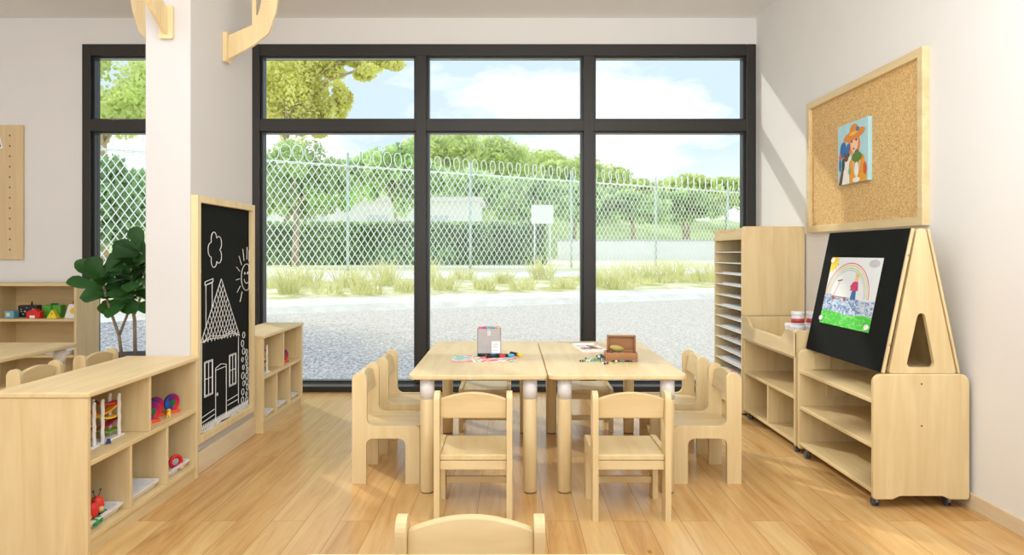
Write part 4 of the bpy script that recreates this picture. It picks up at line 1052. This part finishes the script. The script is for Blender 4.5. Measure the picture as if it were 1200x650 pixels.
# white low building and sign
t = thing('white_building', 'low white flat-roofed building behind the hedge and fence', 'building', (-8.1, 34, .62))
obj('wall', box(BM(), -6.5, 6.5, 0, 5, 0, 3.0), plain('render_white', rgb(244, 244, 240), .9), t); obj('roof', box(BM(), -6.7, 6.7, -.2, 5.2, 3.0, 3.2), plain('roof_white', rgb(236, 234, 230), .9), t)
bm = BM()
for x in (-4.5, -1.5, 1.5, 4.5): box(bm, x-.5, x+.5, -.03, .02, 1.3, 2.3)
obj('window_openings', bm, colm(216, 222, 224), t)
Ys = 22.2; t = thing('blank_white_sign', 'blank white rectangular sign standing behind the fence', 'sign', ((635.5-598)*Ys/800, Ys, .62))
obj('panel', box(BM(), -.36, .36, -.02, .02, 1.06-(262-296)*Ys/800-.62, 1.06-(240-296)*Ys/800-.62), paper, t)
bm = BM()
for x in (-.25, .25): cyl(bm, (x, .04, 0), (x, .04, 1.8), .03, seg=8)
obj('post', bm, white, t)
t = thing('long_white_wall', 'long low white wall crossing the field in the right pane', 'wall', (8.5, 36, .62))
obj('wall', box(BM(), -6, 8, 0, .3, 0, 1.05), plain('render_white2', rgb(246, 246, 244), .9), t); obj('coping', box(BM(), -6.1, 8.1, -.05, .35, 1.05, 1.15), plain('coping_grey', rgb(196, 200, 200), .9), t)

# ------------------------------------------------------------------ world, lights, camera
w = bpy.data.worlds.new('sky'); bpy.context.scene.world = w; w.use_nodes = True
nt = w.node_tree; N = nt.nodes.new; L = nt.links.new; bg = nt.nodes['Background']
tc = N('ShaderNodeTexCoord'); mp = N('ShaderNodeMapping'); mp.inputs['Scale'].default_value = (1.0, 1.0, 2.4); mp.inputs['Location'].default_value = (.35, 0, .12); L(tc.outputs['Generated'], mp.inputs[0])
n = N('ShaderNodeTexNoise'); n.inputs['Scale'].default_value = 3.2; n.inputs['Detail'].default_value = 8; n.inputs['Roughness'].default_value = .55; L(mp.outputs[0], n.inputs['Vector'])
r = N('ShaderNodeValToRGB'); r.color_ramp.elements[0].position = .48; r.color_ramp.elements[1].position = .60
r.color_ramp.elements[0].color = (.56, .68, .765, 1); r.color_ramp.elements[1].color = (.99, .99, 1.0, 1)
L(n.outputs['Fac'], r.inputs['Fac'])
sp = N('ShaderNodeSeparateXYZ'); L(tc.outputs['Generated'], sp.inputs[0])
hr = N('ShaderNodeMapRange'); hr.inputs[1].default_value = 0; hr.inputs[2].default_value = .16; L(sp.outputs['Z'], hr.inputs[0])
mx = N('ShaderNodeMix'); mx.data_type = 'RGBA'; L(hr.outputs[0], mx.inputs[0]); mx.inputs[6].default_value = (.97, .985, 1, 1); L(r.outputs['Color'], mx.inputs[7])
L(mx.outputs[2], bg.inputs['Color']); bg.inputs['Strength'].default_value = 1.4
def light(name, typ, loc, energy, color=(1, 1, 1), size=None, target=None, sy=None):
    l = bpy.data.lights.new(name, typ); l.energy = energy; l.color = color
    o = bpy.data.objects.new(name, l); COL.objects.link(o); o.location = loc
    if size: l.shape = 'RECTANGLE'; l.size = size; l.size_y = sy or size
    if target is not None: o.rotation_euler = (Vector(target)-Vector(loc)).to_track_quat('-Z', 'Y').to_euler()
    return o
s = light('sun', 'SUN', (-10, 20, 12), 1.9, (1, .95, .86)); s.data.angle = math.radians(1.5)
s.rotation_euler = Vector((.82, -1, -.8)).to_track_quat('-Z', 'Y').to_euler()
light('ceiling_fill', 'AREA', (.2, .6, CZ-.05), 48, (.97, .985, 1), 3.2, (.2, .6, 0), 3.0)  # added fill under the ceiling, no fixture modelled
light('ceiling_fill', 'AREA', (-3.2, 1.6, CZ-.05), 22, (.97, .985, 1), 2.4, (-3.2, 1.6, 0), 2.4)  # same added fill over the left side of the room
light('rear_fill', 'AREA', (-.6, -2.3, 1.7), 26, (.97, .985, 1), 5, (-.6, 3, 1.2), 2.2)  # added soft fill at the open rear end, no real lamp there

light('uplight_fill', 'AREA', (.2, 1.2, 2.15), 52, (.95, .98, 1), 3.2, (.2, 3.1, 3.3), 2.6)  # unseen lamp added above the frame to brighten the ceiling
light('uplight_fill', 'AREA', (-3.3, 1.4, 2.15), 11, (.95, .98, 1), 2.0, (-3.1, 3.2, 3.3), 2.6)  # second added ceiling brightener, left side, out of view
light('room_fill', 'AREA', (1.2, -2.2, 1.5), 10, (.97, .985, 1), 2.4, (-1.2, 3.6, 1.0), 1.8)  # added unseen fill behind the camera, aimed towards the pillar side

cd = bpy.data.cameras.new('camera'); cam = bpy.data.objects.new('camera', cd); COL.objects.link(cam)
cam.location = (0, 0, 1.06); cam.rotation_euler = (PI/2, 0, 0)
cd.sensor_width = 36; cd.lens = 24; cd.shift_x = 2/1200; cd.shift_y = -29/1200; cd.clip_start = .05; cd.clip_end = 500
bpy.context.scene.camera = cam
vs = bpy.context.scene.view_settings; vs.view_transform = 'Standard'; vs.look = 'None'; vs.exposure = 0; vs.gamma = 1
